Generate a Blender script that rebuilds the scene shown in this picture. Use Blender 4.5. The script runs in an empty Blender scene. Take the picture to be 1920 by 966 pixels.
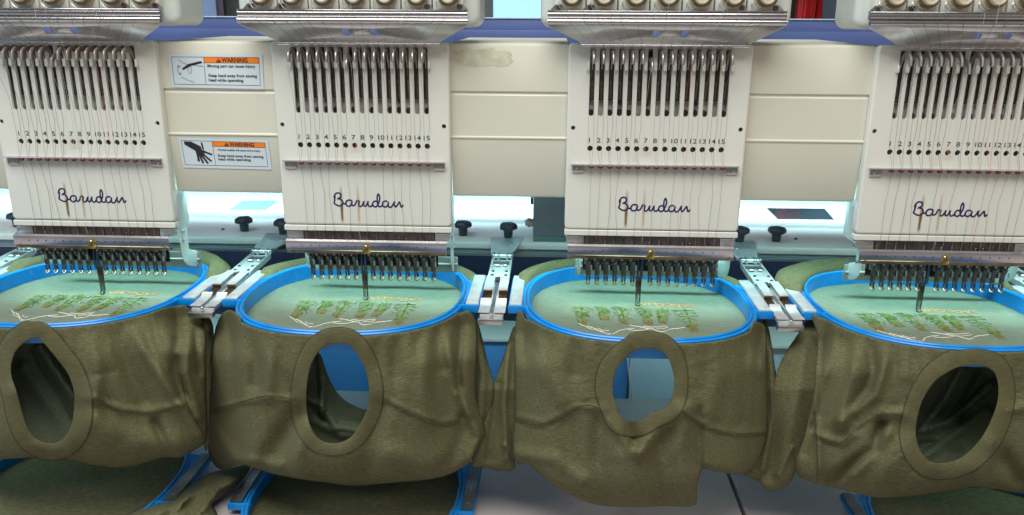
import bpy, bmesh, math, random
import numpy as np
from mathutils import Vector, Matrix
from mathutils.geometry import delaunay_2d_cdt
random.seed(7)
S = bpy.context.scene
COL = S.collection
# ------------------------------------------------------------------ camera
CC = Vector((0.26097733, -1.09182153, 0.16273679))
YAW, PIT, ROL, FPX = 0.05038185702536537, 0.2845100368262997, 0.005002110671813214, 1500.0
FW = Vector((-math.sin(YAW)*math.cos(PIT), math.cos(YAW)*math.cos(PIT), -math.sin(PIT)))
R0 = Vector((math.cos(YAW), math.sin(YAW), 0)); U0 = R0.cross(FW)
RT = R0*math.cos(ROL)+U0*math.sin(ROL); UP = -R0*math.sin(ROL)+U0*math.cos(ROL)
cd = bpy.data.cameras.new("camera"); cam = bpy.data.objects.new("camera", cd); COL.objects.link(cam)
cam.matrix_world = Matrix(((RT.x, UP.x, -FW.x, CC.x), (RT.y, UP.y, -FW.y, CC.y), (RT.z, UP.z, -FW.z, CC.z), (0, 0, 0, 1)))
cd.sensor_width = 36; cd.lens = FPX/1920*36; cd.clip_start = 0.02; cd.clip_end = 60
S.camera = cam
S.view_settings.view_transform = 'Standard'; S.view_settings.look = 'None'
S.view_settings.exposure = 0; S.view_settings.gamma = 1
# ------------------------------------------------------------------ world, lamps and added fill lights
W = bpy.data.worlds.new("World"); S.world = W; W.use_nodes = True
W.node_tree.nodes["Background"].inputs[0].default_value = (0.62, 0.62, 0.58, 1)
W.node_tree.nodes["Background"].inputs[1].default_value = 0.27
def area(name, loc, target, sx, sy, power, col, spread=180):
    l = bpy.data.lights.new(name, 'AREA'); l.shape = 'RECTANGLE'; l.size = sx; l.size_y = sy
    l.energy = power; l.color = col; l.spread = math.radians(spread)
    o = bpy.data.objects.new(name, l); COL.objects.link(o); o.location = loc
    d = Vector(target)-Vector(loc); o.rotation_euler = d.to_track_quat('-Z', 'Y').to_euler(); return o
CYAN = (0.36, 0.92, 1.0)
area("under_head_strip_lamp", (0.1, 0.054, -0.034), (0.1, 0.048, -1), 2.6, 0.044, 5.0, (0.48, 0.95, 0.93), 120)
for k_ in (-1, 0, 1, 2):
    area("hoop_front_fill", (k_*0.4+.005, -0.006, -0.1565), (k_*0.4+.005, -0.001, -0.2305), .23, 0.006, 0.070, (0.56, 0.95, 0.90), 96)  # fill added under each oil tray to brighten the front of the hooped cloth
area("rear_table_strip_lamp", (0.1, 0.36, -0.01), (0.1, 0.58, -0.21), 2.6, 0.08, 10.5, (0.50, 0.88, 1.0), 116)
area("room_ceiling_lamp", (-0.2, -1.2, 2.1), (0.2, 0, -0.1), 2.6, 1.2, 98, (0.97, 0.985, 0.93))
area("warm_side_fill", (2.4, -1.2, 1.0), (0.9, 0, 0.1), 1.0, 1.0, 7, (1.0, 0.66, 0.42))  # unseen warm light, added to give the trays an orange reflection
area("cool_side_fill", (-2.2, -1.0, 0.9), (-0.4, 0, 0), 1.0, 1.2, 10, (0.42, 0.72, 1.0))  # unseen cool light, added to give the trays a cyan reflection
area("floor_level_cool_fill", (-0.75, -0.75, -1.1), (-0.6, -0.1, 0.1), 0.9, 0.7, 6, (0.45, 0.85, 1.0))  # added below the frame to tint tray reflections cyan, stand-in for a window
area("floor_level_warm_fill", (1.25, -0.75, -1.1), (1.0, -0.1, 0.1), 0.9, 0.7, 4.5, (1.0, 0.62, 0.38))  # added warm counterpart with no fixture behind it, tints the right-hand trays
# ------------------------------------------------------------------ helpers
def at(u, v, X=None, Y=None, Z=None):
    d = FW+RT*((u-960)/FPX)-UP*((v-483)/FPX)
    if Y is not None: t = (Y-CC.y)/d.y
    elif Z is not None: t = (Z-CC.z)/d.z
    else: t = (X-CC.x)/d.x
    return CC+d*t
def tag(o, label=None, cat=None, group=None, kind=None):
    if label: o['label'] = label
    if cat: o['category'] = cat
    if group: o['group'] = group
    if kind: o['kind'] = kind
    return o
def empty(name, loc=(0, 0, 0)):
    o = bpy.data.objects.new(name, None); COL.objects.link(o); o.location = loc; o.empty_display_size = 0.02
    return o
MATS = {}
def mat(name, col, rough=0.5, metal=0.0, var=0.06, scale=8.0, bump=0.0, bscale=200.0, spec=0.5, coat=0.0, aniso=0.0, sheen=0.0, col2=None, stretch=(1, 1, 1), rvar=0.0):
    if name in MATS: return MATS[name]
    m = bpy.data.materials.new(name); m.use_nodes = True; nt = m.node_tree; b = nt.nodes["Principled BSDF"]
    tc = nt.nodes.new("ShaderNodeTexCoord"); mp = nt.nodes.new("ShaderNodeMapping"); mp.inputs['Scale'].default_value = stretch
    nt.links.new(tc.outputs['Object'], mp.inputs['Vector'])
    no = nt.nodes.new("ShaderNodeTexNoise"); no.inputs['Scale'].default_value = scale; no.inputs['Detail'].default_value = 6
    nt.links.new(mp.outputs[0], no.inputs['Vector'])
    r = nt.nodes.new("ShaderNodeMapRange"); r.inputs[1].default_value = 0.3; r.inputs[2].default_value = 0.7
    nt.links.new(no.outputs['Fac'], r.inputs[0])
    mx = nt.nodes.new("ShaderNodeMix"); mx.data_type = 'RGBA'
    c2 = col2 if col2 else tuple(c*(1-var*2) for c in col)
    mx.inputs['A'].default_value = (*c2, 1); mx.inputs['B'].default_value = (*[min(1, c*(1+var)) for c in col], 1)
    nt.links.new(r.outputs[0], mx.inputs['Factor']); nt.links.new(mx.outputs['Result'], b.inputs['Base Color'])
    b.inputs['Roughness'].default_value = rough; b.inputs['Metallic'].default_value = metal
    b.inputs['Specular IOR Level'].default_value = spec; b.inputs['Coat Weight'].default_value = coat
    b.inputs['Coat Roughness'].default_value = 0.15
    b.inputs['Anisotropic'].default_value = aniso; b.inputs['Sheen Weight'].default_value = sheen
    if rvar:
        q = nt.nodes.new("ShaderNodeMapRange"); q.inputs[3].default_value = rough-rvar; q.inputs[4].default_value = rough+rvar
        nt.links.new(no.outputs['Fac'], q.inputs[0]); nt.links.new(q.outputs[0], b.inputs['Roughness'])
    if bump:
        n2 = nt.nodes.new("ShaderNodeTexNoise"); n2.inputs['Scale'].default_value = bscale; n2.inputs['Detail'].default_value = 3
        nt.links.new(mp.outputs[0], n2.inputs['Vector'])
        bp = nt.nodes.new("ShaderNodeBump"); bp.inputs['Strength'].default_value = bump; bp.inputs['Distance'].default_value = 0.001
        nt.links.new(n2.outputs['Fac'], bp.inputs['Height']); nt.links.new(bp.outputs[0], b.inputs['Normal'])
    MATS[name] = m; return m
def emis(name, col, s):
    m = bpy.data.materials.new(name); m.use_nodes = True; b = m.node_tree.nodes["Principled BSDF"]
    b.inputs['Emission Color'].default_value = (*col, 1); b.inputs['Emission Strength'].default_value = s
    b.inputs['Base Color'].default_value = (*[c*.5 for c in col], 1); MATS[name] = m; return m

class MB:
    def __init__(s): s.v = []; s.f = []; s.m = []; s.mi = 0
    def add(s, vs, fs):
        o = len(s.v); s.v += [tuple(x) for x in vs]
        for f in fs: s.f.append(tuple(o+i for i in f)); s.m.append(s.mi)
        return s
    def box(s, x0, x1, y0, y1, z0, z1, bev=0.0, seg=2, rot=None, piv=None):
        b = bmesh.new(); bmesh.ops.create_cube(b, size=1)
        for v in b.verts: v.co = Vector(((x0+x1)/2+v.co.x*(x1-x0), (y0+y1)/2+v.co.y*(y1-y0), (z0+z1)/2+v.co.z*(z1-z0)))
        if bev: bmesh.ops.bevel(b, geom=b.edges[:], offset=bev, segments=seg, profile=0.5, affect='EDGES')
        if rot is not None:
            p = Vector(piv) if piv else Vector(((x0+x1)/2, (y0+y1)/2, (z0+z1)/2))
            for v in b.verts: v.co = p+rot@(v.co-p)
        b.verts.index_update()
        s.add([v.co[:] for v in b.verts], [[v.index for v in f.verts] for f in b.faces]); b.free(); return s
    def tube(s, pts, r, n=8, flat=None, caps=True):
        pts = [Vector(p) for p in pts]; rs = r if isinstance(r, (list, tuple)) else [r]*len(pts)
        vs = []; prev = None
        for i, p in enumerate(pts):
            t = (pts[min(i+1, len(pts)-1)]-pts[max(i-1, 0)]).normalized()
            if prev is None:
                a = Vector((1, 0, 0)) if abs(t.x) < 0.8 else Vector((0, 0, 1))
                nx = (a-t*a.dot(t)).normalized()
            else: nx = (prev-t*prev.dot(t)).normalized()
            prev = nx; ny = t.cross(nx)
            fa, fb = flat if flat else (1, 1)
            for k in range(n):
                an = 2*math.pi*(k+.5)/n; vs.append(p+nx*math.cos(an)*rs[i]*fa+ny*math.sin(an)*rs[i]*fb)
        fs = []
        for i in range(len(pts)-1):
            for k in range(n): fs.append((i*n+k, i*n+(k+1) % n, (i+1)*n+(k+1) % n, (i+1)*n+k))
        if caps: fs.append(tuple(range(n))[::-1]); fs.append(tuple((len(pts)-1)*n+k for k in range(n)))
        return s.add(vs, fs)
    def cyl(s, p0, p1, r, n=16, r1=None): return s.tube([p0, p1], [r, r if r1 is None else r1], n)
    def lathe(s, org, ax, prof, n=24, notch=0, nd=0.0):
        ax = Vector(ax).normalized(); a = Vector((1, 0, 0)) if abs(ax.x) < .8 else Vector((0, 0, 1))
        e1 = (a-ax*a.dot(ax)).normalized(); e2 = ax.cross(e1); vs = []
        for (r, h, *q) in prof:
            for k in range(n):
                an = 2*math.pi*k/n; rr = r
                if notch and q: rr = r-nd*(0.5+0.5*math.cos(an*notch))
                vs.append(Vector(org)+ax*h+(e1*math.cos(an)+e2*math.sin(an))*rr)
        fs = []
        for i in range(len(prof)-1):
            for k in range(n): fs.append((i*n+k, i*n+(k+1) % n, (i+1)*n+(k+1) % n, (i+1)*n+k))
        fs.append(tuple(range(n))[::-1]); fs.append(tuple((len(prof)-1)*n+k for k in range(n)))
        return s.add(vs, fs)
    def sweepx(s, prof, x0f, x1f, thick=0.0012):
        """profile (y,z) swept along x between x0f(i) and x1f(i), given a thickness along its normal"""
        n = len(prof); off = []
        for i in range(n):
            a = prof[max(i-1, 0)]; b = prof[min(i+1, n-1)]; d = Vector((b[0]-a[0], b[1]-a[1])).normalized()
            off.append((prof[i][0]+d.y*thick, prof[i][1]-d.x*thick))
        vs = [];
        for i in range(n):
            a, b = x0f(i), x1f(i)
            vs += [(a, *prof[i]), (b, *prof[i]), (a, *off[i]), (b, *off[i])]
        fs = []
        for i in range(n-1):
            p, q = i*4, i*4+4
            fs += [(p, p+1, q+1, q), (p+2, q+2, q+3, p+3), (p, q, q+2, p+2), (p+1, p+3, q+3, q+1)]
        fs += [(0, 2, 3, 1), (4*n-4, 4*n-3, 4*n-1, 4*n-2)]
        return s.add(vs, fs)
    def poly(s, loop, y0, y1):
        """2-D loop (x,z) extruded from y0 (front) to y1"""
        n = len(loop); vs = [(x, y0, z) for x, z in loop]+[(x, y1, z) for x, z in loop]
        fs = [tuple(range(n)), tuple(range(2*n-1, n-1, -1))]+[(i, i+n, (i+1) % n+n, (i+1) % n) for i in range(n)]
        return s.add(vs, fs)
    def build(s, name, mats, parent=None, smooth=40, kind=None):
        me = bpy.data.meshes.new(name); me.from_pydata(s.v, [], s.f); me.update()
        b = bmesh.new(); b.from_mesh(me); bmesh.ops.recalc_face_normals(b, faces=b.faces[:]); b.to_mesh(me); b.free()
        if not isinstance(mats, (list, tuple)): mats = [mats]
        for m in mats: me.materials.append(m)
        if len(mats) > 1: me.polygons.foreach_set('material_index', s.m)
        if smooth:
            me.polygons.foreach_set('use_smooth', [True]*len(me.polygons)); me.set_sharp_from_angle(angle=math.radians(smooth))
        o = bpy.data.objects.new(name, me); COL.objects.link(o)
        if parent is not None: o.parent = parent
        if kind: o['kind'] = kind
        return o
def copy_tree(o, parent=None):
    c = o.copy(); COL.objects.link(c); c.parent = parent
    for ch in list(o.children): copy_tree(ch, c)
    return c
def rrect(x0, x1, z0, z1, r, ins=0.0, n=6):
    x0 += ins; x1 -= ins; z0 += ins; z1 -= ins; r = max(r-ins, 0.0004); out = []
    for cx, cz, a0 in ((x1-r, z1-r, 0), (x0+r, z1-r, 90), (x0+r, z0+r, 180), (x1-r, z0+r, 270)):
        for k in range(n+1):
            a = math.radians(a0+90*k/n); out.append((cx+r*math.cos(a), cz+r*math.sin(a)))
    return out
def plate(mb, outf, holes, yf, th, bev=0.003, walls=0.004):
    """flat plate facing -Y at y=yf with through holes, a rounded rim and sides of thickness th; outf(inset) -> loop"""
    inner = outf(bev); allv = [Vector(p) for p in inner]; edges = [(i, (i+1) % len(inner)) for i in range(len(inner))]
    for h in holes:
        o = len(allv); allv += [Vector(p) for p in h]; edges += [(o+i, o+(i+1) % len(h)) for i in range(len(h))]
    vs, es, fs, *_ = delaunay_2d_cdt(allv, edges, [], 0, 1e-7)
    def inside(p, loop):
        c = False; j = len(loop)-1
        for i in range(len(loop)):
            xi, yi = loop[i]; xj, yj = loop[j]
            if (yi > p[1]) != (yj > p[1]) and p[0] < (xj-xi)*(p[1]-yi)/(yj-yi)+xi: c = not c
            j = i
        return c
    keep = []
    for f in fs:
        c = sum((vs[i] for i in f), Vector((0, 0)))/len(f)
        if inside(c, inner) and not any(inside(c, h) for h in holes): keep.append(f)
    mb.add([(v.x, yf, v.y) for v in vs], keep)
    K = 4; n = len(inner); ring = []
    for k in range(K+1):
        a = math.pi/2*k/K; lp = outf(bev*(1-math.sin(a))); ring += [(x, yf+bev*(1-math.cos(a)), z) for x, z in lp]
    lp = outf(0); ring += [(x, yf+th, z) for x, z in lp]; K += 1
    mb.add(ring, [(k*n+i, k*n+(i+1) % n, (k+1)*n+(i+1) % n, (k+1)*n+i) for k in range(K) for i in range(n)])
    for h in holes:
        m = len(h); mb.add([(x, yf, z) for x, z in h]+[(x, yf+walls, z) for x, z in h], [(i, (i+1) % m, m+(i+1) % m, m+i) for i in range(m)])
def circ(cx, cz, r, n=16): return [(cx+r*math.cos(2*math.pi*k/n), cz+r*math.sin(2*math.pi*k/n)) for k in range(n)]
DG = None
def text_mesh(body, size, sx=1.0, bold=0.0):
    c = bpy.data.curves.new('t', 'FONT'); c.offset = bold*size; c.body = body; c.size = size; c.align_x = 'CENTER'; c.resolution_u = 3
    o = bpy.data.objects.new('t', c); COL.objects.link(o)
    dg = bpy.context.evaluated_depsgraph_get(); dg.update(); me = o.evaluated_get(dg).to_mesh()
    vs = [(v.co.x*sx, v.co.y) for v in me.vertices]; fs = [tuple(p.vertices) for p in me.polygons]
    o.evaluated_get(dg).to_mesh_clear(); bpy.data.objects.remove(o); bpy.data.curves.remove(c)
    return vs, fs
def smoothpath(pts, n=6, closed=False):
    P = [Vector(p) for p in pts]; m = len(P); out = []
    g = (lambda i: P[i % m]) if closed else (lambda i: P[max(0, min(m-1, i))])
    for i in range(m if closed else m-1):
        p0, p1, p2, p3 = g(i-1), g(i), g(i+1), g(i+2)
        for k in range(n):
            t = k/n; out.append(0.5*((2*p1)+(p2-p0)*t+(2*p0-5*p1+4*p2-p3)*t*t+(3*p1-p0-3*p2+p3)*t*t*t))
    if not closed: out.append(P[-1])
    return out
# ------------------------------------------------------------------ materials
M = {}
def face_mat():
    m = mat('head_enamel', (0.68, 0.68, 0.625), 0.32, var=0.02, scale=5, coat=0.25, bump=0.02, bscale=60)
    nt = m.node_tree; b = nt.nodes["Principled BSDF"]; src = b.inputs['Base Color'].links[0].from_socket
    tc = nt.nodes.new("ShaderNodeTexCoord"); sp = nt.nodes.new("ShaderNodeSeparateXYZ"); nt.links.new(tc.outputs['Object'], sp.inputs[0])
    def mth(op, a, b_=None, c=None):
        n = nt.nodes.new("ShaderNodeMath"); n.operation = op; n.use_clamp = False
        for i, q in enumerate((a, b_, c)):
            if q is None: continue
            if isinstance(q, (int, float)): n.inputs[i].default_value = q
            else: nt.links.new(q, n.inputs[i])
        return n.outputs[0]
    nz = nt.nodes.new("ShaderNodeTexNoise"); nz.inputs['Scale'].default_value = 60; nt.links.new(tc.outputs['Object'], nz.inputs['Vector'])
    cur = src
    # rusty drip stains worn in below the guide rail: x, half width, top, bottom, strength
    for (x0, w, zt, zb, st, col) in ((-0.0355, 0.0030, -0.055, -0.112, 1.0, (0.17, 0.085, 0.010)), (-0.0115, 0.0026, -0.052, -0.112, 0.75, (0.42, 0.25, 0.06)),
                                     (0.036, 0.0012, -0.075, -0.115, 0.35, (0.42, 0.25, 0.17)), (-0.058, 0.0012, -0.055, -0.105, 0.28, (0.45, 0.26, 0.18)), (0.0135, 0.001, -0.075, -0.115, 0.3, (0.42, 0.26, 0.2)),
                                     (-0.0125, 0.012, 0.012, -0.012, 0.28, (0.42, 0.36, 0.22)), (-0.028, 0.006, 0.0, -0.02, 0.22, (0.42, 0.38, 0.27))):
        dx = mth('ABSOLUTE', mth('SUBTRACT', sp.outputs[0], x0)); a = mth('MAXIMUM', mth('SUBTRACT', 1.0, mth('DIVIDE', dx, w)), 0.0)
        up = mth('DIVIDE', mth('SUBTRACT', zt, sp.outputs[2]), (zt-zb)*0.35); lo = mth('DIVIDE', mth('SUBTRACT', sp.outputs[2], zb), (zt-zb)*0.12)
        cl = mth('MINIMUM', mth('MAXIMUM', mth('MINIMUM', up, lo), 0.0), 1.0)
        fac = mth('MINIMUM', mth('MULTIPLY', mth('MULTIPLY', a, cl), mth('MULTIPLY', nz.outputs['Fac'], 2.3*st)), 1.0)
        mx = nt.nodes.new("ShaderNodeMix"); mx.data_type = 'RGBA'; nt.links.new(fac, mx.inputs['Factor']); nt.links.new(cur, mx.inputs['A']); mx.inputs['B'].default_value = (*col, 1); cur = mx.outputs['Result']
    nt.links.new(cur, b.inputs['Base Color']); return m
ENAMEL = face_mat()
COVER = mat('cover_paint', (0.65, 0.635, 0.54), 0.4, var=0.04, scale=3, bump=0.03, bscale=40, coat=0.15)
CASE = mat('case_paint', (0.56, 0.60, 0.57), 0.35, var=0.03, scale=6, coat=0.2)
CHROME = mat('polished_steel', (0.58, 0.56, 0.57), 0.20, 1.0, var=0.03, scale=6, rvar=0.04)
TRAYM = mat('brushed_steel', (0.70, 0.68, 0.68), 0.40, 1.0, var=0.03, scale=2, stretch=(30, 1, 1), rvar=0.03)
STEEL = mat('stamped_steel', (0.62, 0.62, 0.62), 0.33, 1.0, var=0.12, scale=30, rvar=0.12, bump=0.04, bscale=120)
DSTEEL = mat('oily_dark_steel', (0.20, 0.175, 0.16), 0.34, 0.95, var=0.3, scale=90, rvar=0.14)
LEVER = mat('lever_steel', (0.38, 0.33, 0.31), 0.36, 0.85, var=0.2, scale=60, rvar=0.1)
ALU = mat('anodised_aluminium', (0.78, 0.79, 0.79), 0.38, 0.25, var=0.05, scale=10, stretch=(1, 12, 12), rvar=0.08)
PLATE = mat('zinc_plate', (0.74, 0.75, 0.75), 0.34, 0.5, var=0.08, scale=40, rvar=0.14, bump=0.03, bscale=70)
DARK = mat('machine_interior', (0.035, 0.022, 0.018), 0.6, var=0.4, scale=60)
MIDG = mat('interior_bracket', (0.55, 0.50, 0.50), 0.5, var=0.2, scale=60)
BLACK = mat('black_plastic', (0.035, 0.045, 0.065), 0.42, var=0.2, scale=50, rvar=0.1)
RUBBER = mat('eyelet_rubber', (0.035, 0.028, 0.024), 0.5, var=0.5, scale=300)
REDEYE = mat('eyelet_red', (0.30, 0.035, 0.015), 0.5, var=0.5, scale=300)
MAROON = mat('bead_maroon', (0.13, 0.014, 0.026), 0.3, var=0.3, scale=200)
INK = mat('number_ink', (0.07, 0.08, 0.085), 0.6, var=0.2, scale=200)
LOGO = mat('logo_ink', (0.022, 0.010, 0.10), 0.45, var=0.3, scale=150)
BLUEP = mat('hoop_blue_plastic', (0.0, 0.24, 0.68), 0.33, var=0.10, scale=25, coat=0.1, rvar=0.08, col2=(0.0, 0.19, 0.58))
BEAMB = mat('beam_blue_paint', (0.075, 0.105, 0.27), 0.45, var=0.12, scale=6)
NAVY = mat('stand_shaded_navy', (0.030, 0.055, 0.13), 0.5, var=0.15, scale=5)  # shade under the rail is put into this dark navy
BODYB = mat('stand_blue_paint', (0.07, 0.30, 0.72), 0.35, var=0.08, scale=4)
BODYG = mat('stand_greyblue_paint', (0.52, 0.66, 0.80), 0.3, var=0.06, scale=4)
LAM = mat('table_laminate', (0.74, 0.75, 0.75), 0.22, var=0.03, scale=4, rvar=0.05)
LAMF = mat('front_laminate', (0.58, 0.50, 0.49), 0.30, var=0.04, scale=5, rvar=0.06)
GLASS = mat('inspection_glass', (0.05, 0.06, 0.07), 0.06, var=0.3, scale=4)
STW = mat('sticker_white', (0.60, 0.68, 0.74), 0.35, var=0.02)
STO = mat('sticker_orange', (0.90, 0.22, 0.008), 0.4, var=0.03)
STK = mat('sticker_black', (0.02, 0.018, 0.02), 0.5, var=0.1)
MINT = mat('bracket_paint', (0.52, 0.62, 0.60), 0.35, var=0.04, coat=0.2)
KNOBC = mat('knob_cream', (0.50, 0.44, 0.33), 0.35, var=0.06, coat=0.2)
BRASS = mat('spring_brass', (0.42, 0.34, 0.22), 0.3, 1.0, var=0.2, scale=60)
GLUE = mat('yellowed_glue', (0.40, 0.27, 0.06), 0.35, var=0.4, scale=120, rvar=0.1)
THR = [mat('thread_white', (0.6, 0.6, 0.56), 0.5), mat('thread_grey', (0.15, 0.15, 0.15), 0.5), mat('thread_red', (0.42, 0.08, 0.08), 0.5), mat('thread_dark', (0.06, 0.055, 0.05), 0.5), mat('thread_rust', (0.35, 0.2, 0.12), 0.5)]
def cloth_mat(name, c1, c2, c3):
    m = bpy.data.materials.new(name); m.use_nodes = True; nt = m.node_tree; b = nt.nodes["Principled BSDF"]; L = nt.links.new
    tc = nt.nodes.new("ShaderNodeTexCoord")
    def noise(sc, st, det=4):
        mp = nt.nodes.new("ShaderNodeMapping"); mp.inputs['Scale'].default_value = st; L(tc.outputs['Object'], mp.inputs[0])
        n = nt.nodes.new("ShaderNodeTexNoise"); n.inputs['Scale'].default_value = sc; n.inputs['Detail'].default_value = det; L(mp.outputs[0], n.inputs['Vector']); return n.outputs['Fac']
    cr = nt.nodes.new("ShaderNodeValToRGB"); e = cr.color_ramp.elements
    e[0].position = .30; e[0].color = (*c1, 1); e[1].position = .72; e[1].color = (*c3, 1); q = cr.color_ramp.elements.new(.5); q.color = (*c2, 1)
    n1 = noise(480, (0.22, 1, 2.2), 3); L(n1, cr.inputs[0])
    n3 = noise(14, (1, 1, 1), 3); mx = nt.nodes.new("ShaderNodeMix"); mx.data_type = 'RGBA'; mx.blend_type = 'MULTIPLY'
    mr = nt.nodes.new("ShaderNodeMapRange"); mr.inputs[3].default_value = .93; mr.inputs[4].default_value = 1.06; L(n3, mr.inputs[0])
    L(cr.outputs[0], mx.inputs['A']); L(mr.outputs[0], mx.inputs['B']); mx.inputs['Factor'].default_value = 1; L(mx.outputs['Result'], b.inputs['Base Color'])
    b.inputs['Roughness'].default_value = 0.85; b.inputs['Sheen Weight'].default_value = 0.0; b.inputs['Specular IOR Level'].default_value = 0.2
    n2 = noise(900, (1, 1, 1), 2); bp = nt.nodes.new("ShaderNodeBump"); bp.inputs['Strength'].default_value = .04; bp.inputs['Distance'].default_value = .0005; L(n2, bp.inputs['Height'])
    n4 = noise(45, (1, 1, 1.4), 3); bp2 = nt.nodes.new("ShaderNodeBump"); bp2.inputs['Strength'].default_value = .05; bp2.inputs['Distance'].default_value = .002; L(n4, bp2.inputs['Height']); L(bp.outputs[0], bp2.inputs['Normal']); L(bp2.outputs[0], b.inputs['Normal'])
    MATS[name] = m; return m
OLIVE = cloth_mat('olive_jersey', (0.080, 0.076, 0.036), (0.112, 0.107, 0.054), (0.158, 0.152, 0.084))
OLIVE_LIT = cloth_mat('olive_jersey_lit', (0.132, 0.168, 0.122), (0.158, 0.198, 0.146), (0.19, 0.23, 0.174))  # same jersey as the shirts, with the cyan lamp glow put into its colour
P = 0.4
# ================================================================== SETTING AND MACHINE FRAME
b = MB(); b.box(-4, 5, -3, 4, -1.20, -1.15); b.build('floor', mat('floor_vinyl', (0.18, 0.17, 0.16), 0.5, var=0.1, scale=2), kind='structure')
b = MB(); b.box(-4, 5, 2.6, 2.7, -1.15, 2.2); b.build('back_wall', mat('wall_plaster', (0.10, 0.13, 0.20), 0.7, var=0.06, scale=2, bump=0.05), kind='structure')
# window in the back wall
t = empty('window', (0, 0, 0)); tag(t, 'bright pale blue window glimpsed between second and third heads, above the blue beam', 'window')
a0 = at(925, -60, Y=2.58); a1 = at(1012, 60, Y=2.58)
b = MB(); b.box(a0.x, a1.x+.06, 2.570, 2.58, a1.z-.2, a0.z+.3); b.build('pane', emis('daylit_pane', (0.42, 0.78, 0.94), 0.95), t)
b = MB(); b.box(a0.x-.05, a0.x, 2.545, 2.585, a1.z-.25, a0.z+.35, .004); b.box(a1.x+.06, a1.x+.11, 2.545, 2.585, a1.z-.25, a0.z+.35, .004); b.box(a0.x-.05, a1.x+.11, 2.545, 2.585, a1.z-.25, a1.z-.2, .004); b.box(a0.x-.05, a1.x+.11, 2.545, 2.585, a0.z+.3, a0.z+.35, .004)
b.build('frame', mat('window_frame_grey', (0.12, 0.13, 0.14), 0.5), t)
# dark cabinet and pale post behind the first gap
def bgbox(name, u0, u1, Y, dz, m, lab, cat, dy=.2):
    p0 = at(u0, 0, Y=Y); p1 = at(u1, 0, Y=Y); b = MB(); b.box(p0.x, p1.x, Y, Y+dy, -1.15, p0.z+dz, .006); return tag(b.build(name, m), lab, cat)
bgbox('cabinet', 421, 456, 2.0, .5, mat('cabinet_dark', (0.022, 0.026, 0.020), 0.5), 'dark upright cabinet in the background, left of the second head', 'cabinet')
bgbox('room_pillar', 340, 404, 2.2, .8, mat('pillar_paint', (0.26, 0.36, 0.62), 0.5), 'pale blue pillar in the background behind the first gap between heads', 'pillar')
bgbox('steel_post', 404, 418, 2.15, .8, mat('post_dark', (0.08, 0.06, 0.09), 0.4), 'narrow dark post between pale blue pillar and dark cabinet', 'post')
bgbox('doorway_curtain', 1474, 1506, 2.3, .6, mat('curtain_brown', (0.018, 0.014, 0.008), 0.8), 'very dark brown curtain strip left of the red garment', 'curtain', .05)
# red garment hanging behind the third gap
b = MB(); p0 = at(1500, 0, Y=2.0); p1 = at(1556, 0, Y=2.0); n = 40; vs = []
for j in range(2):
    for i in range(n+1):
        s = i/n; x = p0.x+(p1.x-p0.x)*s; y = 2.0+0.018*math.sin(s*15)+0.01*math.sin(s*37+1)+0.03*abs(s-.5)
        for z in (-0.25, 0.12, 0.5): vs.append((x+(z+.25)*.03*math.sin(5*s), y+j*0.02, z))
fs = []
for j in range(2):
    for i in range(n):
        for q in range(2): o = j*(n+1)*3; fs.append((o+i*3+q, o+i*3+3+q, o+i*3+4+q, o+i*3+1+q))
o3 = (n+1)*3
for q in range(2): fs += [(q, q+1, o3+q+1, o3+q), (n*3+q, o3+n*3+q, o3+n*3+q+1, n*3+q+1)]
b.add(vs, fs); tag(b.build('hanging_garment', mat('garment_red', (0.42, 0.006, 0.010), 0.55, var=0.25, scale=12), smooth=80), 'red garment hanging in the background, between third and fourth heads', 'garment')
# beam behind the heads
t = empty('machine_beam', (0.2, 0.35, 0.15)); tag(t, 'long blue painted beam running behind the four sewing heads', 'beam')
b = MB(); b.box(-1.7, 1.7, -0.05, 0.10, -0.015, 0.0215, .0015); b.build('beam_body', BEAMB, t)
b = MB(); b.box(-1.7, 1.7, -0.056, -0.04, -0.022, 0.002, .001); b.build('lower_flange', BEAMB, t)
b = MB(); b.box(-1.7, 1.7, -0.052, 0.09, 0.0205, 0.0225, .0005); b.build('top_edge', mat('beam_edge', (0.45, 0.52, 0.66), 0.4), t)
# covers between the heads
def cover(k, name, lab):
    t = empty('beam_cover', (k*P+P/2+0.0, 0.012, 0)); tag(t, lab, 'machine cover', 'cream covers between the sewing heads')
    pr = [(0.25, 0.1405), (0.004, 0.1372), (0.001, 0.136), (0.0, 0.133), (0.0, 0.0745), (0.0022, 0.0725), (0.0022, 0.0705), (0.0005, 0.0685), (0.0005, 0.0135), (-0.0012, 0.0122), (-0.0012, 0.0105), (0.0002, 0.009), (0.006, -0.069), (0.008, -0.0725), (0.012, -0.0735), (0.03, -0.0735)]
    b = MB(); hw = 0.0795; b.sweepx(pr, lambda i: -hw, lambda i: hw, -.002); b.build('cover_shell', COVER, t, smooth=30)
    return t
covers = {}
for k, lab in ((-2, 'cream machine cover left of the first head, only its lower edge showing'), (-1, 'cream machine cover with two warning stickers, between first and second heads'), (0, 'cream machine cover with yellowed glue residue, between second and third heads'), (1, 'plain cream machine cover between third and fourth heads')):
    covers[k] = cover(k, '', lab)
# glue residue of a lost sticker on the second cover
b = MB(); c0 = at(905, 108, Y=.0116)-covers[0].location; pts = []
for i in range(26):
    a = 2*math.pi*i/26; pts.append((c0.x+0.040*abs(math.cos(a))**.5*math.copysign(1, math.cos(a))*(1+random.uniform(-.12, .06)), c0.z+0.013*abs(math.sin(a))**.5*math.copysign(1, math.sin(a))*(1+random.uniform(-.35, .1))))
b.poly(pts, -0.0003, 0.0002); b.build('glue_residue', mat('residue', (0.62, 0.60, 0.45), 0.55, var=0.12, scale=60, bump=.2), covers[0])
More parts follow.
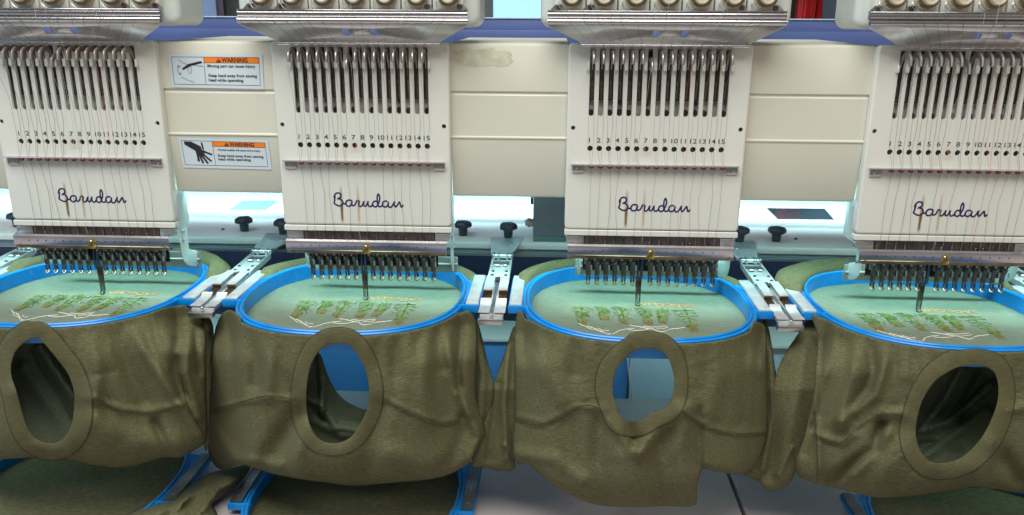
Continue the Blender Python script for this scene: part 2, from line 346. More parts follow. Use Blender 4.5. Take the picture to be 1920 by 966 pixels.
# warning stickers ------------------------------------------------
def sticker(parent, corners, kind):
    TL, TR, BR, BL = [at(u, v, Y=.0120) - parent.location for u, v in corners]
    nrm = Vector((0, -1, 0)); lay = {}
    def mp(a, h, off=0):
        p = TL*(1-a)*(1-h)+TR*a*(1-h)+BR*a*h+BL*(1-a)*h; return (p.x, -0.0009-off+parent_y(p.z), p.z)
    def parent_y(z): return 0.0 if z > .01 else 0.0002+(0.009-z)*0.0745
    base = MB(); n = 6
    base.add([mp(i/n, j/n, o) for o in (0, -0.0008) for j in range(n+1) for i in range(n+1)],
             [(j*(n+1)+i, j*(n+1)+i+1, (j+1)*(n+1)+i+1, (j+1)*(n+1)+i) for j in range(n) for i in range(n)]+[(49+j*(n+1)+i, 49+j*(n+1)+i+1, 49+(j+1)*(n+1)+i+1, 49+(j+1)*(n+1)+i) for j in range(n) for i in range(n)])
    s = base.build('warning_label', STW, parent); s['label'] = {'loop': 'white warning sticker about moving part injury with orange header', 'hand': 'white warning sticker with a black hand pictogram and orange header'}[kind]
    org = MB(); blk = MB()
    def quad(mb, a0, a1, h0, h1, off):
        n = 4; mb.add([mp(a0+(a1-a0)*i/n, h, off) for h in (h0, h1) for i in range(n+1)], [(i, i+1, n+2+i, n+1+i) for i in range(n)])
    def line(mb, pts, w, off=.0002):
        ar = 0.36
        for (a, h), (c, d) in zip(pts[:-1], pts[1:]):
            dx, dy = c-a, (d-h)*ar; L = math.hypot(dx, dy) or 1; nx, ny = -dy/L*w, dx/L*w/ar
            mb.add([mp(a+nx, h+ny, off), mp(c+nx, d+ny, off), mp(c-nx, d-ny, off), mp(a-nx, h-ny, off)], [(0, 1, 2, 3)])
    quad(org, .375, .965, .09, .255, .0001)
    for pts in ([(.03, .09), (.965, .09), (.965, .90), (.03, .90), (.03, .09)], [(.375, .09), (.375, .90)], [(.375, .255), (.965, .255)]): line(blk, pts, .0022)
    def txt(mb, s_, cx, hy, size, sx=1.0, off=.0003, bold=.022):
        vs, fs = text_mesh(s_, size, sx, bold); mb.add([mp(cx+x, hy-y/0.36, off) for x, y in vs], fs)
    txt(blk, 'WARNING', .705, .232, .062, 0.92, bold=.03)
    blk.add([mp(.505, .235, .0003), mp(.560, .235, .0003), mp(.5325, .115, .0003)], [(0, 1, 2)]); 
    wd = MB(); txt(wd, '!', .5325, .222, .038, 1, .0005)
    if kind == 'loop':
        L = [('Moving part can cause injury.', .665, .385, .044), ('Keep hand away from sewing', .672, .665, .044), ('head while operating.', .60, .80, .044)]
        line(blk, [(.10, .17), (.14, .25), (.18, .30), (.22, .38)], .002)
        blk.add([mp(a, h, .0003) for a, h in ((.135, .425), (.20, .30), (.34, .205), (.36, .255), (.22, .36), (.155, .46), (.135, .47))], [tuple(range(7))])
        line(blk, [(.26, .33), (.36, .37), (.44, .36), (.52*.65, .37)][:2]+[(.335, .36), (.345, .33)], .002)
        line(blk, [(.20, .36), (.195, .48), (.205, .57), (.225, .57), (.235, .48), (.225, .34)], .002)
        line(blk, [(.10, .35), (.085, .45), (.085, .53), (.11, .60)], .0025); line(blk, [(.085, .38), (.10, .34), (.12, .40)], .0025); line(blk, [(.09, .60), (.112, .61), (.115, .55)], .0025)
        line(blk, [(.11, .68), (.18, .77), (.25, .84)], .002)
    else:
        L = [('Pointed needles will cause severe injury.', .668, .395, .0315), ('Keep hand away from sewing', .672, .60, .043), ('head while operating.', .60, .72, .043)]
        blk.add([mp(a, h, .0003) for a, h in ((.06, .12), (.14, .12), (.24, .27), (.245, .36), (.27, .52), (.22, .60), (.18, .56), (.17, .42), (.06, .22))], [tuple(range(9))])
        for pts, w in (([(.19, .52), (.192, .66), (.19, .78)], .013), ([(.215, .55), (.225, .70), (.238, .84)], .012), ([(.235, .55), (.262, .70), (.292, .84)], .012), ([(.25, .52), (.29, .64), (.335, .77)], .011), ([(.25, .42), (.30, .48), (.355, .54)], .011)): line(blk, pts, w)
        line(blk, [(.255, .14), (.262, .36)], .010); line(blk, [(.262, .36), (.272, .50)], .005)
    for s_, cx, hy, sz in L: txt(blk, s_, cx, hy, sz, 1.0 if kind == 'loop' else (.93 if sz < .04 else 1.0))
    org.build('header_band', STO, s); blk.build('printed_text', STK, s, smooth=0); wd.build('exclamation_mark', STO, s, smooth=0)
sticker(covers[-1], [(316, 101), (492, 102), (495, 167), (323, 164)], 'loop')
sticker(covers[-1], [(334, 258), (502, 263), (508, 319), (342, 315)], 'hand')
# rear table, rail, stand, front tables -----------------------------------
t = empty('rear_table', (0.2, 0.7, -0.205)); tag(t, 'brightly lit white laminate machine table behind the clamp rail', 'table')
b = MB(); b.box(-1.9, 1.9, -0.29, 0.75, -0.03, 0.0, .002); b.build('tabletop', LAM, t)
ins = [at(*p, Z=-.2045)-t.location for p in ((1438, 391), (1546, 392), (1564, 412), (1458, 411))]
b = MB(); b.add([(p.x, p.y, 0.0012) for p in ins]+[(p.x, p.y, -.004) for p in ins], [(0, 1, 2, 3), (7, 6, 5, 4), (0, 4, 5, 1), (1, 5, 6, 2), (2, 6, 7, 3), (3, 7, 4, 0)]); b.build('dark_inset_panel', GLASS, t)
ins = [at(*p, Z=-.2045)-t.location for p in ((455, 377), (520, 377), (498, 394), (430, 394))]
b = MB(); b.add([(p.x, p.y, 0.0012) for p in ins]+[(p.x, p.y, -.004) for p in ins], [(0, 1, 2, 3), (7, 6, 5, 4), (0, 4, 5, 1), (1, 5, 6, 2), (2, 6, 7, 3), (3, 7, 4, 0)]); b.build('pale_inset_panel', mat('pale_inset', (0.33, 0.50, 0.60), 0.2), t)
t = empty('clamp_rail', (0.2, 0.30, -0.2)); tag(t, 'long aluminium clamp rail in front of the rear table, carrying the hoop arms', 'rail')
b = MB(); b.box(-1.8, 1.8, -0.062, 0.075, -0.012, 0.0, .002); b.build('rail_top', ALU, t)
b = MB(); b.box(-1.8, 1.8, 0.0745, 0.092, -0.008, 0.0075, .0015); b.build('back_ledge', ALU, t)
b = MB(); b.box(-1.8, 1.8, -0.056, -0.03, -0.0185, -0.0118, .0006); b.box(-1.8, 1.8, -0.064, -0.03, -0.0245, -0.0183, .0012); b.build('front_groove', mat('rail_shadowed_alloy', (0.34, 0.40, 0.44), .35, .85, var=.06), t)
def knob_mesh(mb, c, r=.0160):
    n = 60; vs = []; prof = [(0.45, .0), (.80, .0005), (.98, .002), (1.0, .005), (.97, .008), (.8, .0105), (.3, .0115)]
    for (q, h) in prof:
        for k in range(n):
            a = 2*math.pi*k/n; lob = 1-0.13*(0.5-0.5*math.cos(5*a))**1.5*min(1, q*1.2); vs.append((c[0]+r*q*lob*math.cos(a), c[1]+r*q*lob*math.sin(a), c[2]+h))
    fs = [(i*n+k, i*n+(k+1) % n, (i+1)*n+(k+1) % n, (i+1)*n+k) for i in range(len(prof)-1) for k in range(n)]
    fs += [tuple(range(n))[::-1], tuple((len(prof)-1)*n+k for k in range(n))]
    mb.add(vs, fs); mb.cyl((c[0], c[1], c[2]-.014), (c[0], c[1], c[2]+.001), .0072, 20, .0085)
for u, v in ((457, 420), (868, 428), (1457, 439), (30, 412), (1905, 447)):
    p = at(u, v-6, Z=-.181)-t.location; b = MB(); knob_mesh(b, (p.x, p.y, .0145)); b.build('clamp_knob', BLACK, t)
for u, v in ((418, 431), (655, 432), (1492, 449), (1010, 440)):
    p = at(u, v, Z=-.2)-t.location; b = MB(); b.cyl((p.x, p.y, -.001), (p.x, p.y, .0025), .003, 12); b.build('rail_screw', DSTEEL, t)
t = empty('machine_stand', (0.2, 0.40, -0.41)); tag(t, 'blue steel machine stand below the clamp rail, back panel coloured dark for shade', 'machine stand')
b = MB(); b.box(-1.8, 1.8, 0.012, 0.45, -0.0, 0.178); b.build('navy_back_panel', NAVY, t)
b = MB(); b.box(-1.8, 1.8, -0.086, 0.3, -0.006, 0.0, .001); b.build('white_ledge', LAM, t)
b = MB(); b.box(-1.8, 0.212, -0.078, 0.30, -0.70, -0.006, .001); b.build('blue_front_panel', BODYB, t)
b = MB(); b.box(0.216, 1.8, -0.074, 0.30, -0.70, -0.006, .001); b.build('grey_blue_front_panel', BODYG, t)
b = MB(); b.cyl((0.206, -0.081, -0.008), (0.222, -0.095, -0.118), .0022, 10); b.build('pale_edge_strip', ALU, t)
b = MB(); b.box(-.50, -.47, 0.004, 0.012, 0.03, 0.09, .002); b.box(-.455, -.405, 0.004, 0.012, 0.05, 0.10, .002); b.build('access_plate', mat('access_navy', (0.02, 0.04, 0.085), .5), t)
b = MB(); b.box(-1.8, .5505, -1.2, .325, -.56, -.53, .002); tag(b.build('front_table', LAMF), 'white front table top left of the black gap, carrying the spare hooped shirts', 'table')
b = MB(); b.box(.5555, 2.2, -1.2, .325, -.56, -.53, .002); tag(b.build('front_table', LAMF), 'white front table top right of the black gap, under the fourth shirt', 'table')
b = MB(); b.box(.548, .558, -1.2, .32, -.60, -.545); b.box(-1.8, 2.2, -1.0, .3, -.62, -.60); tag(b.build('table_support', STK), 'black support strip in the gap between the two front tables', 'support')
# grey control box between second and third heads
t = empty('control_box', (0.275, 0.30, -0.12)); tag(t, 'grey painted metal box behind the third head with a brass fitting on its left side', 'box')
p = at(1000, 370, Y=.25); x0 = p.x-.275
b = MB(); b.box(x0, x0+.16, -0.05, 0.05, -0.071, 0.08, .002); b.build('box_body', mat('box_grey', (0.20, 0.21, 0.26), 0.45, var=.05), t)
b = MB(); b.box(x0+.0005, x0+.159, -0.0525, 0.04, -0.0865, -0.0705, .001); b.build('green_lower_band', mat('box_green', (0.10, 0.17, 0.17), 0.45, var=.1), t)
b = MB(); b.lathe((x0, -.03, -.052), (-1, 0, 0), [(.007, 0), (.007, .005), (.0085, .0055), (.0085, .010), (.006, .0105), (.005, .014), (.002, .0145)], 6); b.build('hose_fitting', mat('brass_fitting', (0.55, 0.45, 0.28), .3, 1.0), t)
b = MB(); b.cyl((x0-.0025, -.04, .000), (x0-.0025, -.04, .010), .0018, 8); b.cyl((x0-.0025, -.04, -.016), (x0-.0025, -.04, -.004), .0022, 8); b.build('side_clip', STK, t)
# ================================================================== EMBROIDERY HEADS
NS = 15; DX = 0.01263; ACT = 6
def sx(i): return (i-7)*DX
def make_head():
    t = empty('embroidery_machine')
    # face plate with take-up slots and thread holes
    holes = []
    for i in range(NS):
        x = sx(i); w = 0.0034; lp = [(x+w, 0.1315), (x-w, 0.1315)]
        for k in range(9): a = math.pi+math.pi*k/8; lp.append((x+w*math.cos(a), 0.047+w*math.sin(a)))
        holes.append(lp); holes.append(circ(x, 0.0, 0.0038, 16))
    for sg in (-1, 1): holes.append(circ(sg*.112, .0276, .0030, 14))
    b = MB(); plate(b, lambda i: rrect(-.1205, .1205, -.1138, .1385, .006, i), holes, 0.0, .012, .003, .004)
    b.build('face_plate', ENAMEL, t, smooth=50)
    b = MB(); plate(b, lambda i: rrect(-.1205, .1205, -.1228, -.1146, .0018, i), [], -0.0002, .012, .0012); b.build('lower_lip', ENAMEL, t, smooth=50)
    b = MB()
    for i in range(NS+1):
        x0 = sx(i)-DX+.0038; x1 = sx(i)-.0038
        if i == 0: x0 = x1-.0035
        if i == NS: x1 = x0+.0035
        b.box(x0, x1, -.0052, .0015, .1035, .1140, .0008, 1)
    b.build('slot_guide_tabs', ENAMEL, t)
    # body behind the face plate
    b = MB(); b.box(-.1165, .1165, .011, .10, .062, .1365, .004); b.box(-.1165, .1165, .045, .10, -.03, .062, .003)
    b.box(-.1185, -.1160, .0105, .05, -.128, .062, .001); b.box(.1160, .1185, .0105, .05, -.128, .062, .001)
    b.build('head_casing', CASE, t)
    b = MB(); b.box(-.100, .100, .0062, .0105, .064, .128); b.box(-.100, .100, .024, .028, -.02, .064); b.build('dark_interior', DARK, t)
    b = MB(); b.box(-.100, .100, .0125, .016, .030, .0665, .0006); b.build('inner_bracket', MIDG, t)
    b = MB()
    rr = random.Random(3)
    for i in range(NS):
        if i in (1, 5, 7, 9, 13): continue
        zz = .0495+rr.choice((0, 0, 0, .001)); b.cyl((sx(i)+rr.uniform(-.001, .001), .0126, zz-.002), (sx(i), .0090, zz-.002), .0042, 12)
    for i in (3, 11): b.cyl((sx(i)+.001, .0126, .0605), (sx(i)+.001, .0085, .0605), .003, 12)
    b.build('inner_rollers', DARK, t)
    for i in range(NS):
        b = MB(); x = sx(i); b.box(x-.0042, x+.0042, .0048, .0062, -.0042, .0042, .0003, 1); b.tube([(x+.0036*math.cos(a*math.pi/8), .0030, .0036*math.sin(a*math.pi/8)) for a in range(17)], .0003, 5)
        b.build('thread_eyelet', REDEYE if i == ACT else RUBBER, t)
    b = MB()
    for sg in (-1, 1): b.cyl((sg*.112, .006, .0276), (sg*.112, .0025, .0276), .0028, 12)
    b.build('recessed_screws', BLACK, t)
    # numbers above the holes
    b = MB()
    for i in range(NS):
        vs, fs = text_mesh(str(i+1), .0088, 1.3, .010); b.add([(sx(i)-.0012+x, -.00025, .0084+y) for x, y in vs], fs)
    b.build('needle_numbers', INK, t, smooth=0)
    # script lettering, traced as pen strokes (pixels of a 9.66x enlargement)
    strokes = [[(108, 385), (118, 340), (150, 300), (190, 290), (232, 308), (238, 350), (205, 385), (165, 398), (215, 402), (258, 440), (262, 490), (225, 522), (180, 528), (130, 505), (98, 478), (112, 440), (120, 390), (128, 345)],
               [(262, 480), (290, 492), (315, 485), (325, 455), (362, 425), (410, 425), (440, 440)], [(325, 460), (318, 500), (345, 533), (390, 530), (420, 500), (440, 440), (428, 500), (445, 525), (480, 515), (510, 470), (528, 428)],
               [(525, 425), (560, 438), (580, 440)], [(578, 440), (560, 500), (570, 535), (605, 535), (640, 490), (662, 440), (650, 500), (662, 533), (690, 530), (725, 480), (740, 440), (732, 500), (748, 538), (785, 538), (820, 500)],
               [(905, 450), (870, 442), (832, 465), (820, 510), (845, 545), (890, 540), (920, 500), (950, 440), (965, 370), (945, 310), (920, 360), (912, 440), (918, 510), (945, 545), (985, 535), (1010, 500)],
               [(1105, 448), (1060, 440), (1020, 460), (1003, 505), (1025, 545), (1070, 545), (1105, 510), (1120, 455), (1110, 520), (1130, 555), (1170, 545), (1205, 500), (1235, 445)],
               [(1235, 445), (1225, 500), (1245, 550), (1285, 510), (1330, 450)], [(1330, 450), (1340, 510), (1352, 552), (1378, 530), (1392, 512)]]
    b = MB(); off = Vector((P, 0, 0))
    for s_ in strokes:
        pts = smoothpath([Vector((*[(1150+x/9.66), (340+y/9.66)], 0)) for x, y in s_], 4)
        q = []
        for p_ in pts: w = at(p_.x, p_.y, Y=0)-off; q.append((w.x, -.0002, w.z))
        b.tube(q, .00125, 6, flat=(1, 1))
    b.v = [(x, -.0001+(y+.0002)*.25, z) for x, y, z in b.v]
    b.build('script_lettering', LOGO, t, smooth=60)
    # thread guide rail with beads
    b = MB(); b.box(-.1135, .1125, -.0095, .0, -.0221, -.0211, .0004)
    for x0, x1 in ((-.112, -.096), (.097, .1125)): b.box(x0, x1, -.0024, .0, -.0335, -.0215, .0010)
    rail = b.build('thread_rail', CHROME, t)
    for x in (-.1045, .106):
        b = MB(); b.lathe((x, -.0021, -.0285), (0, -1, 0), [(.0028, 0), (.0028, .0008), (.0020, .0016), (.0009, .0017), (.0008, .0008)], 14); b.build('rail_screw', STEEL, rail)
    first = None
    for i in range(NS):
        if first is None:
            b = MB(); b.lathe((0, 0, 0), (1, 0, 0), [(.0008, -.0034), (.0022, -.0024), (.0025, 0), (.0022, .0024), (.0008, .0034)], 10); first = b.build('guide_bead', MAROON, rail); c = first
        else: c = first.copy(); COL.objects.link(c)
        c.location = (sx(i)+.002, -.0080, -.0238)
    # take-up levers
    fl = None
    for i in range(NS):
        if fl is None:
            b = MB(); prof = [(.012, .100), (.006, .114), (.000, .1230), (-.009, .1272), (-.0175, .1265), (-.0235, .1215), (-.0258, .1130)]
            pts = smoothpath([(0, y, z) for y, z in prof], 4); n = len(pts)
            b.tube(pts, [.0040-.0010*max(0, k/n-.5) for k in range(n)], 12, flat=(.62, .95)); b.mi = 1; b.tube([(0, .012, .104), (0, .0060, .085), (0, .0060, .066)], .0026, 6, flat=(.7, .6))
            fl = b.build('take_up_lever', [LEVER, DSTEEL], t); c = fl
        else: c = fl.copy(); COL.objects.link(c)
        c.location = (sx(i), 0 if i != ACT else .004, 0 if i != ACT else -.0095)
    # thread tray: two rods, sloping sheet, rolled lip
    tr = empty('thread_tray'); tr.parent = t
    zs = [(-.0125, .1352), (-.0135, .1385), (-.0165, .1415), (-.0300, .1595), (-.0318, .1630)]
    n = 10
    def wid(z):
        s = min(1, max(0, (z-.1395)/.0165)); return .1055+.040*s
    # sheet with two holes
    def sheet(z): s = (z-.1385)/(.1615-.1385); return -.0145-.0165*s
    out = [(-.1035, .1380), (-.108, .1415), (-.147, .1590), (-.149, .1625), (.149, .1625), (.147, .1590), (.115, .1415), (.1095, .1380)]
    loops = [[(cx_+.0047*math.cos(q*math.pi/9), .1512+.0050*math.sin(q*math.pi/9)) for q in range(18)] for cx_ in (-.0105, .0262)]
    allv = [Vector(p) for p in out]; ed = [(i, (i+1) % 8) for i in range(8)]
    for h in loops: o = len(allv); allv += [Vector(p) for p in h]; ed += [(o+i, o+(i+1) % 18) for i in range(18)]
    vs, es, fs, *_ = delaunay_2d_cdt(allv, ed, [], 1, 1e-7)
    keep = []
    for f in fs:
        c = sum((vs[i] for i in f), Vector((0, 0)))/len(f)
        if all((c-Vector(q)).length > .0044 for q in ((-.0105, .1512), (.0262, .1512))): keep.append(f)
    b = MB(); b.add([(v.x, sheet(v.y), v.y) for v in vs], keep); so = b.build('tray_sheet', TRAYM, tr, smooth=20)
    md = so.modifiers.new('th', 'SOLIDIFY'); md.thickness = .0012; md.offset = 0
    b = MB(); b.tube([(-.1045, -.0140, .1362), (.1105, -.0140, .1362)], .0022, 12); b.build('tray_lip', CHROME, tr)
    b = MB(); b.tube([(-.1485, -.034, .1652), (.1495, -.034, .1652)], .0038, 16); b.tube([(-.1485, -.030, .1735), (.1495, -.030, .1735)], .0050, 16); b.box(-.1475, .1485, -.0315, -.028, .1615, .178, .0005)
    b.box(-.1490, .1500, -.036, -.024, .1775, .1792, .0006, 1); b.build('tray_rods', CHROME, tr)
    for x in (-.135, -.094, .096, .138):
        b = MB(); b.poly([(x-.012, .1785), (x-.004, .1865), (x+.004, .1865), (x+.0075, .1785)] if x < 0 or x < .1 else [(x-.0075, .1785), (x-.004, .1865), (x+.004, .1865), (x+.012, .1785)], -.0205, -.0185)
        b.build('tray_tab', STEEL, tr)
        b = MB(); b.lathe((x, -.0205, .1828), (0, -1, 0), [(.0036, 0), (.0036, .0008), (.0030, .0018), (.0012, .0020), (.0010, .0010)], 16); b.box(x-.0020, x+.0020, -.0226, -.0222, .1824, .1832); b.box(x-.0004, x+.0004, -.0226, -.0222, .1808, .1848); b.build('tray_screw', DSTEEL, tr)
    # tension housing with knobs
    b = MB(); plate(b, lambda i: rrect(-.158, .163, .1575, .262, .015, i), [], -.006, .075, .008); b.build('tension_housing', CASE, t, smooth=50)
    b = MB()
    for i in range(7): x = -.1205+i*.0405; b.box(x-.0196, x+.0196, -.019, -.004, .1735, .240, .0015)
    b.build('knob_panels', ENAMEL, t)
    fk = None
    for i in range(7):
        x = -.1205+i*.0405
        if fk is None:
            b = MB(); b.lathe((0, -.019, 0), (0, -1, 0), [(.0150, 0), (.0150, .003), (.0120, .004), (.0120, .006)], 32); fk = b.build('tension_knob', KNOBC, t)
            b = MB(); b.lathe((0, -.025, 0), (0, -1, 0), [(.0128, 0, 1), (.0142, .0004, 1), (.0142, .004, 1), (.012, .0046, 1)], 96, 24, .0012); s1 = b.build('spring_ring', BRASS, fk)
            b = MB(); b.lathe((0, -.0295, 0), (0, -1, 0), [(.0098, 0), (.0098, .005), (.0090, .0066), (.0075, .0068), (.0065, .0055), (.003, .0055)], 32); s2 = b.build('knob_cap', KNOBC, fk)
            b = MB(); b.tube([(-.016, -.021, -.006), (-.0175, -.022, -.010), (-.013, -.023, -.0155), (-.0085, -.023, -.0175)], .0006, 6); s3 = b.build('check_spring', STEEL, fk); c = fk
        else:
            c = fk.copy(); COL.objects.link(c)
            for s_ in (s1, s2, s3): d = s_.copy(); COL.objects.link(d); d.parent = c
        c.location = (x+.002, 0, .1965)
    # lower works: needle bar block, chromed tray, clamps, presser feet
    b = MB(); b.box(-.0925, .0955, .0005, .008, -.140, -.1235); b.build('needle_bar_block', DARK, t)
    b = MB(); rr = random.Random(5)
    for i in range(NS): b.cyl((sx(i), -.0008, -.1225), (sx(i), -.0008, -.136), .0014, 8)
    for i in range(9): x = rr.uniform(-.08, .09); b.box(x-.002, x+.002, -.0016, .0003, -.1325, -.1305, .0005, 1)
    b.build('needle_bar_row', DSTEEL, t)
    b = MB(); b.box(-.1175, -.093, .0, .012, -.1345, -.1240, .001); b.build('block_end_cap', STEEL, t); b = MB(); b.box(.0965, .1165, .0, .012, -.1345, -.1240, .001); b.build('block_end_cap', STEEL, t)
    b = MB(); pr = [(.004, -.1322), (-.009, -.1328), (-.0125, -.1350), (-.0125, -.1472), (-.0108, -.1525), (-.004, -.1545), (.004, -.1538)]
    b.sweepx(pr, lambda i: -.1155, lambda i: .1140, -.0010); ct = b.build('oil_tray', mat('tray_tinted_steel', (0.66, 0.65, 0.68), .22, 1.0, var=.08, scale=12, rvar=.06), t, smooth=25)
    b = MB(); b.box(-.1135, .1135, -.0131, -.0120, -.1522, -.1476, .0004, 1); b.build('oily_strip', mat('oily_steel', (0.45, 0.35, 0.24), .3, 1.0, var=.25, scale=30, rvar=.1), ct)
    b = MB()
    for i in range(NS): b.cyl((sx(i)-.004, -.0122, -.1412), (sx(i)-.004, -.0132, -.1412), .0008, 8)
    b.build('tray_holes', STK, ct)
    b = MB(); b.lathe((-.0005, -.0128, -.1418), (0, -1, 0), [(.0028, 0), (.0028, .0012), (.0018, .0022), (.0008, .0018)], 8); b.build('tray_bolt', BRASS, ct)
    b = MB(); b.poly([(-.0045, -.1372), (.0045, -.1375), (.0042, -.144), (.006, -.149), (.0035, -.1520), (-.0045, -.1515), (-.006, -.148), (-.0035, -.1435)], -.0134, -.0124); b.build('glue_blob', GLUE, ct)
    for x in (-.107, .108):
        b = MB(); b.lathe((x, -.0120, -.1493), (0, -1, 0), [(.0024, 0), (.0024, .0024), (.0012, .003)], 12); b.build('tray_end_screw', BRASS, ct)
    # bracket bar behind the feet
    b = MB(); b.box(-.1015, .1195, .072, .075, -.2040, -.1790, .001); b.box(-.1015, .1195, .066, .075, -.1900, -.1885, .0006, 1); br = b.build('foot_guard_plate', mat('guard_steel', (0.36, 0.35, 0.34), .40, .45, var=.2, scale=30, rvar=.1), t)
    for x in (-.092, .111):
        b = MB(); b.lathe((x, .0715, -.1840), (0, -1, 0), [(.0040, 0), (.0040, .0025), (.0022, .003), (.0018, .0015)], 8); b.build('guard_screw', STEEL, br)
    for sg, x in ((-1, -.0985), (1, .1165)):
        b = MB(); b.tube(smoothpath([(x, .030, -.128), (x, .030, -.165), (x, .040, -.178), (x-sg*.004, .072, -.190), (x-sg*.004, .076, -.198)], 4), .0125, 10, flat=(.13, 1.0)); b.build('side_arm', MINT, t)
        for z in (-.1335, -.1465):
            b = MB(); b.lathe((x+sg*.0015, .024, z), (sg, 0, 0), [(.0036, 0), (.0036, .0015), (.0015, .0035)], 12); b.build('arm_screw', STEEL, t)
    b = MB(); b.box(-.0930, .0975, .0175, .0190, -.1790, -.1530, .0005, 1); b.build('clamp_backdrop', mat('dark_backdrop', (0.10, 0.085, 0.078), .45, .6, var=.35, scale=90), t)  # dark strip added behind the feet so the needle row looks darker
    # presser feet
    pf = None
    for i in range(NS):
        if i == ACT: continue
        if pf is None:
            b = MB(); b.cyl((0, .010, -.150), (0, .010, -.1665), .0024, 8); b.box(-.0042, .0036, .003, .014, -.1680, -.1560, .001, 1); b.box(-.0020, .0050, .001, .006, -.1590, -.1535, .001, 1); b.cyl((-.0005, .004, -.1620), (-.0005, -.001, -.1622), .0021, 10)
            b.cyl((.0028, .006, -.158), (.0045, .002, -.1565), .0011, 6); b.box(.0, .0036, .005, .011, -.1705, -.1655, .0006, 1)
            b.box(-.0036, .0036, .0072, .0092, -.1850, -.1655, .0006, 1)
            b.box(-.0032, -.0009, .0068, .0090, -.1925, -.1830, .0004, 1); b.box(.0009, .0032, .0068, .0090, -.1925, -.1830, .0004, 1)
            b.tube([(-.0021, .0075, -.1920), (-.0025, .0050, -.1945), (0, .0030, -.1953), (.0025, .0050, -.1945), (.0021, .0075, -.1920)], .0013, 6)
            b.mi = 1; b.cyl((-.0035, .0005, -.1575), (-.0035, -.0015, -.1575), .0017, 8); b.cyl((.0040, .0010, -.1660), (.0040, .0010, -.1730), .0012, 8); b.tube([(-.0038+.0016*math.cos(q*1.1), .012+.0016*math.sin(q*1.1), -.1560-.00035*q) for q in range(36)], .0005, 5)
            pf = b.build('presser_foot', [DSTEEL, STEEL], t); c = pf
            b = MB(); b.cyl((0, .0095, -.164), (0, .0095, -.191), .0005, 6); nd = b.build('needle', STEEL, pf)
        else:
            c = pf.copy(); COL.objects.link(c); d = nd.copy(); COL.objects.link(d); d.parent = c
        c.location = (sx(i)+.0035, 0, 0)
    x = sx(ACT)+.0012
    b = MB(); b.cyl((x-.0024, .012, -.150), (x-.0024, .012, -.190), .0017, 12); b.cyl((x+.0028, .012, -.150), (x+.0028, .012, -.187), .0024, 12); b.build('lowered_needle_bar', mat('blued_steel', (.20, .23, .30), .25, 1.0, var=.1), t)
    b = MB(); b.poly([(x-.0050, -.187), (x+.0045, -.187), (x+.0038, -.213), (x+.0036, -.2270), (x+.0020, -.2270), (x+.0018, -.214), (x-.0014, -.214), (x-.0016, -.2270), (x-.0032, -.2270), (x-.0034, -.212)], .0165, .0185)
    b.tube([(x-.0026, .0170, -.2265), (x-.0028, .014, -.2290), (x+.0002, .0118, -.2297), (x+.0032, .014, -.2290), (x+.0030, .0170, -.2265)], .0012, 8); b.cyl((x, .0175, -.187), (x+.0002, .0175, -.2295), .0006, 6)
    b.build('lowered_presser_foot', DSTEEL, t)
    # threads
    rr = random.Random(11)
    for i in range(NS):
        b = MB(); x = sx(i); xt = x*1.38+rr.uniform(-.004, .004); h = -.0026
        b.tube([(xt*1.02, -.0385, .178), (xt, -.0390, .1652), (x+rr.uniform(-.002, .002), -.0170, .1362), (x+.0018, -.0042, .105), (x+.0042, -.0018, .03), (x+rr.uniform(.001, .004), -.0040, .0), (x+.0025, -.0108, -.0205)], .00019, 4)
        b.tube([(x-.002, -.0255, .108), (x-.0036, -.0040, .060), (x-.003+rr.uniform(-.001, .001), -.0018, .01), (x+.001, -.0108, -.0205)], .00017, 4)
        if i not in (4, 8): b.tube([(x+.0025, -.0090, -.0245), (x+rr.uniform(-.001, .005), -.0028, -.07), (x+rr.uniform(.0, .004), -.0022, -.1235), (x+.003, .004, -.150)], .00020, 4)
        b.build('thread', THR[rr.choice((0, 1, 1, 2, 3, 1, 4))], t)
    b = MB(); b.tube([(.002, -.040, .21), (.001, -.0400, .165), (.004, -.0175, .136), (.003, -.0120, .115)], .00022, 5); b.build('stray_white_thread', THR[0], t); b = MB(); b.tube([(.078, -.040, .21), (.066, -.0395, .165), (.043, -.018, .1365)], .00022, 5)
    b.build('stray_white_thread', THR[0], t)
    b = MB(); b.tube(smoothpath([(-.100, -.011, -.150), (-.106, -.008, -.165), (-.109, .0, -.185), (-.108, .004, -.20)], 5), .0002, 4); b.build('loose_thread_end', THR[4], t)
    return t
head = make_head(); HG = 'sewing heads along the beam'
tag(head, 'fifteen needle sewing head second from left, beside the cover with warning stickers', 'embroidery head', HG)
heads = [head]
for k, lab in ((-1, 'leftmost fifteen needle sewing head, its tray reflecting pale cyan'), (1, 'third fifteen needle sewing head from left, in front of the grey metal box'), (2, 'rightmost fifteen needle sewing head, cut off by the right edge of the photo')):
    c = copy_tree(head); c.location = (k*P, 0, 0); c['label'] = lab; heads.append(c)
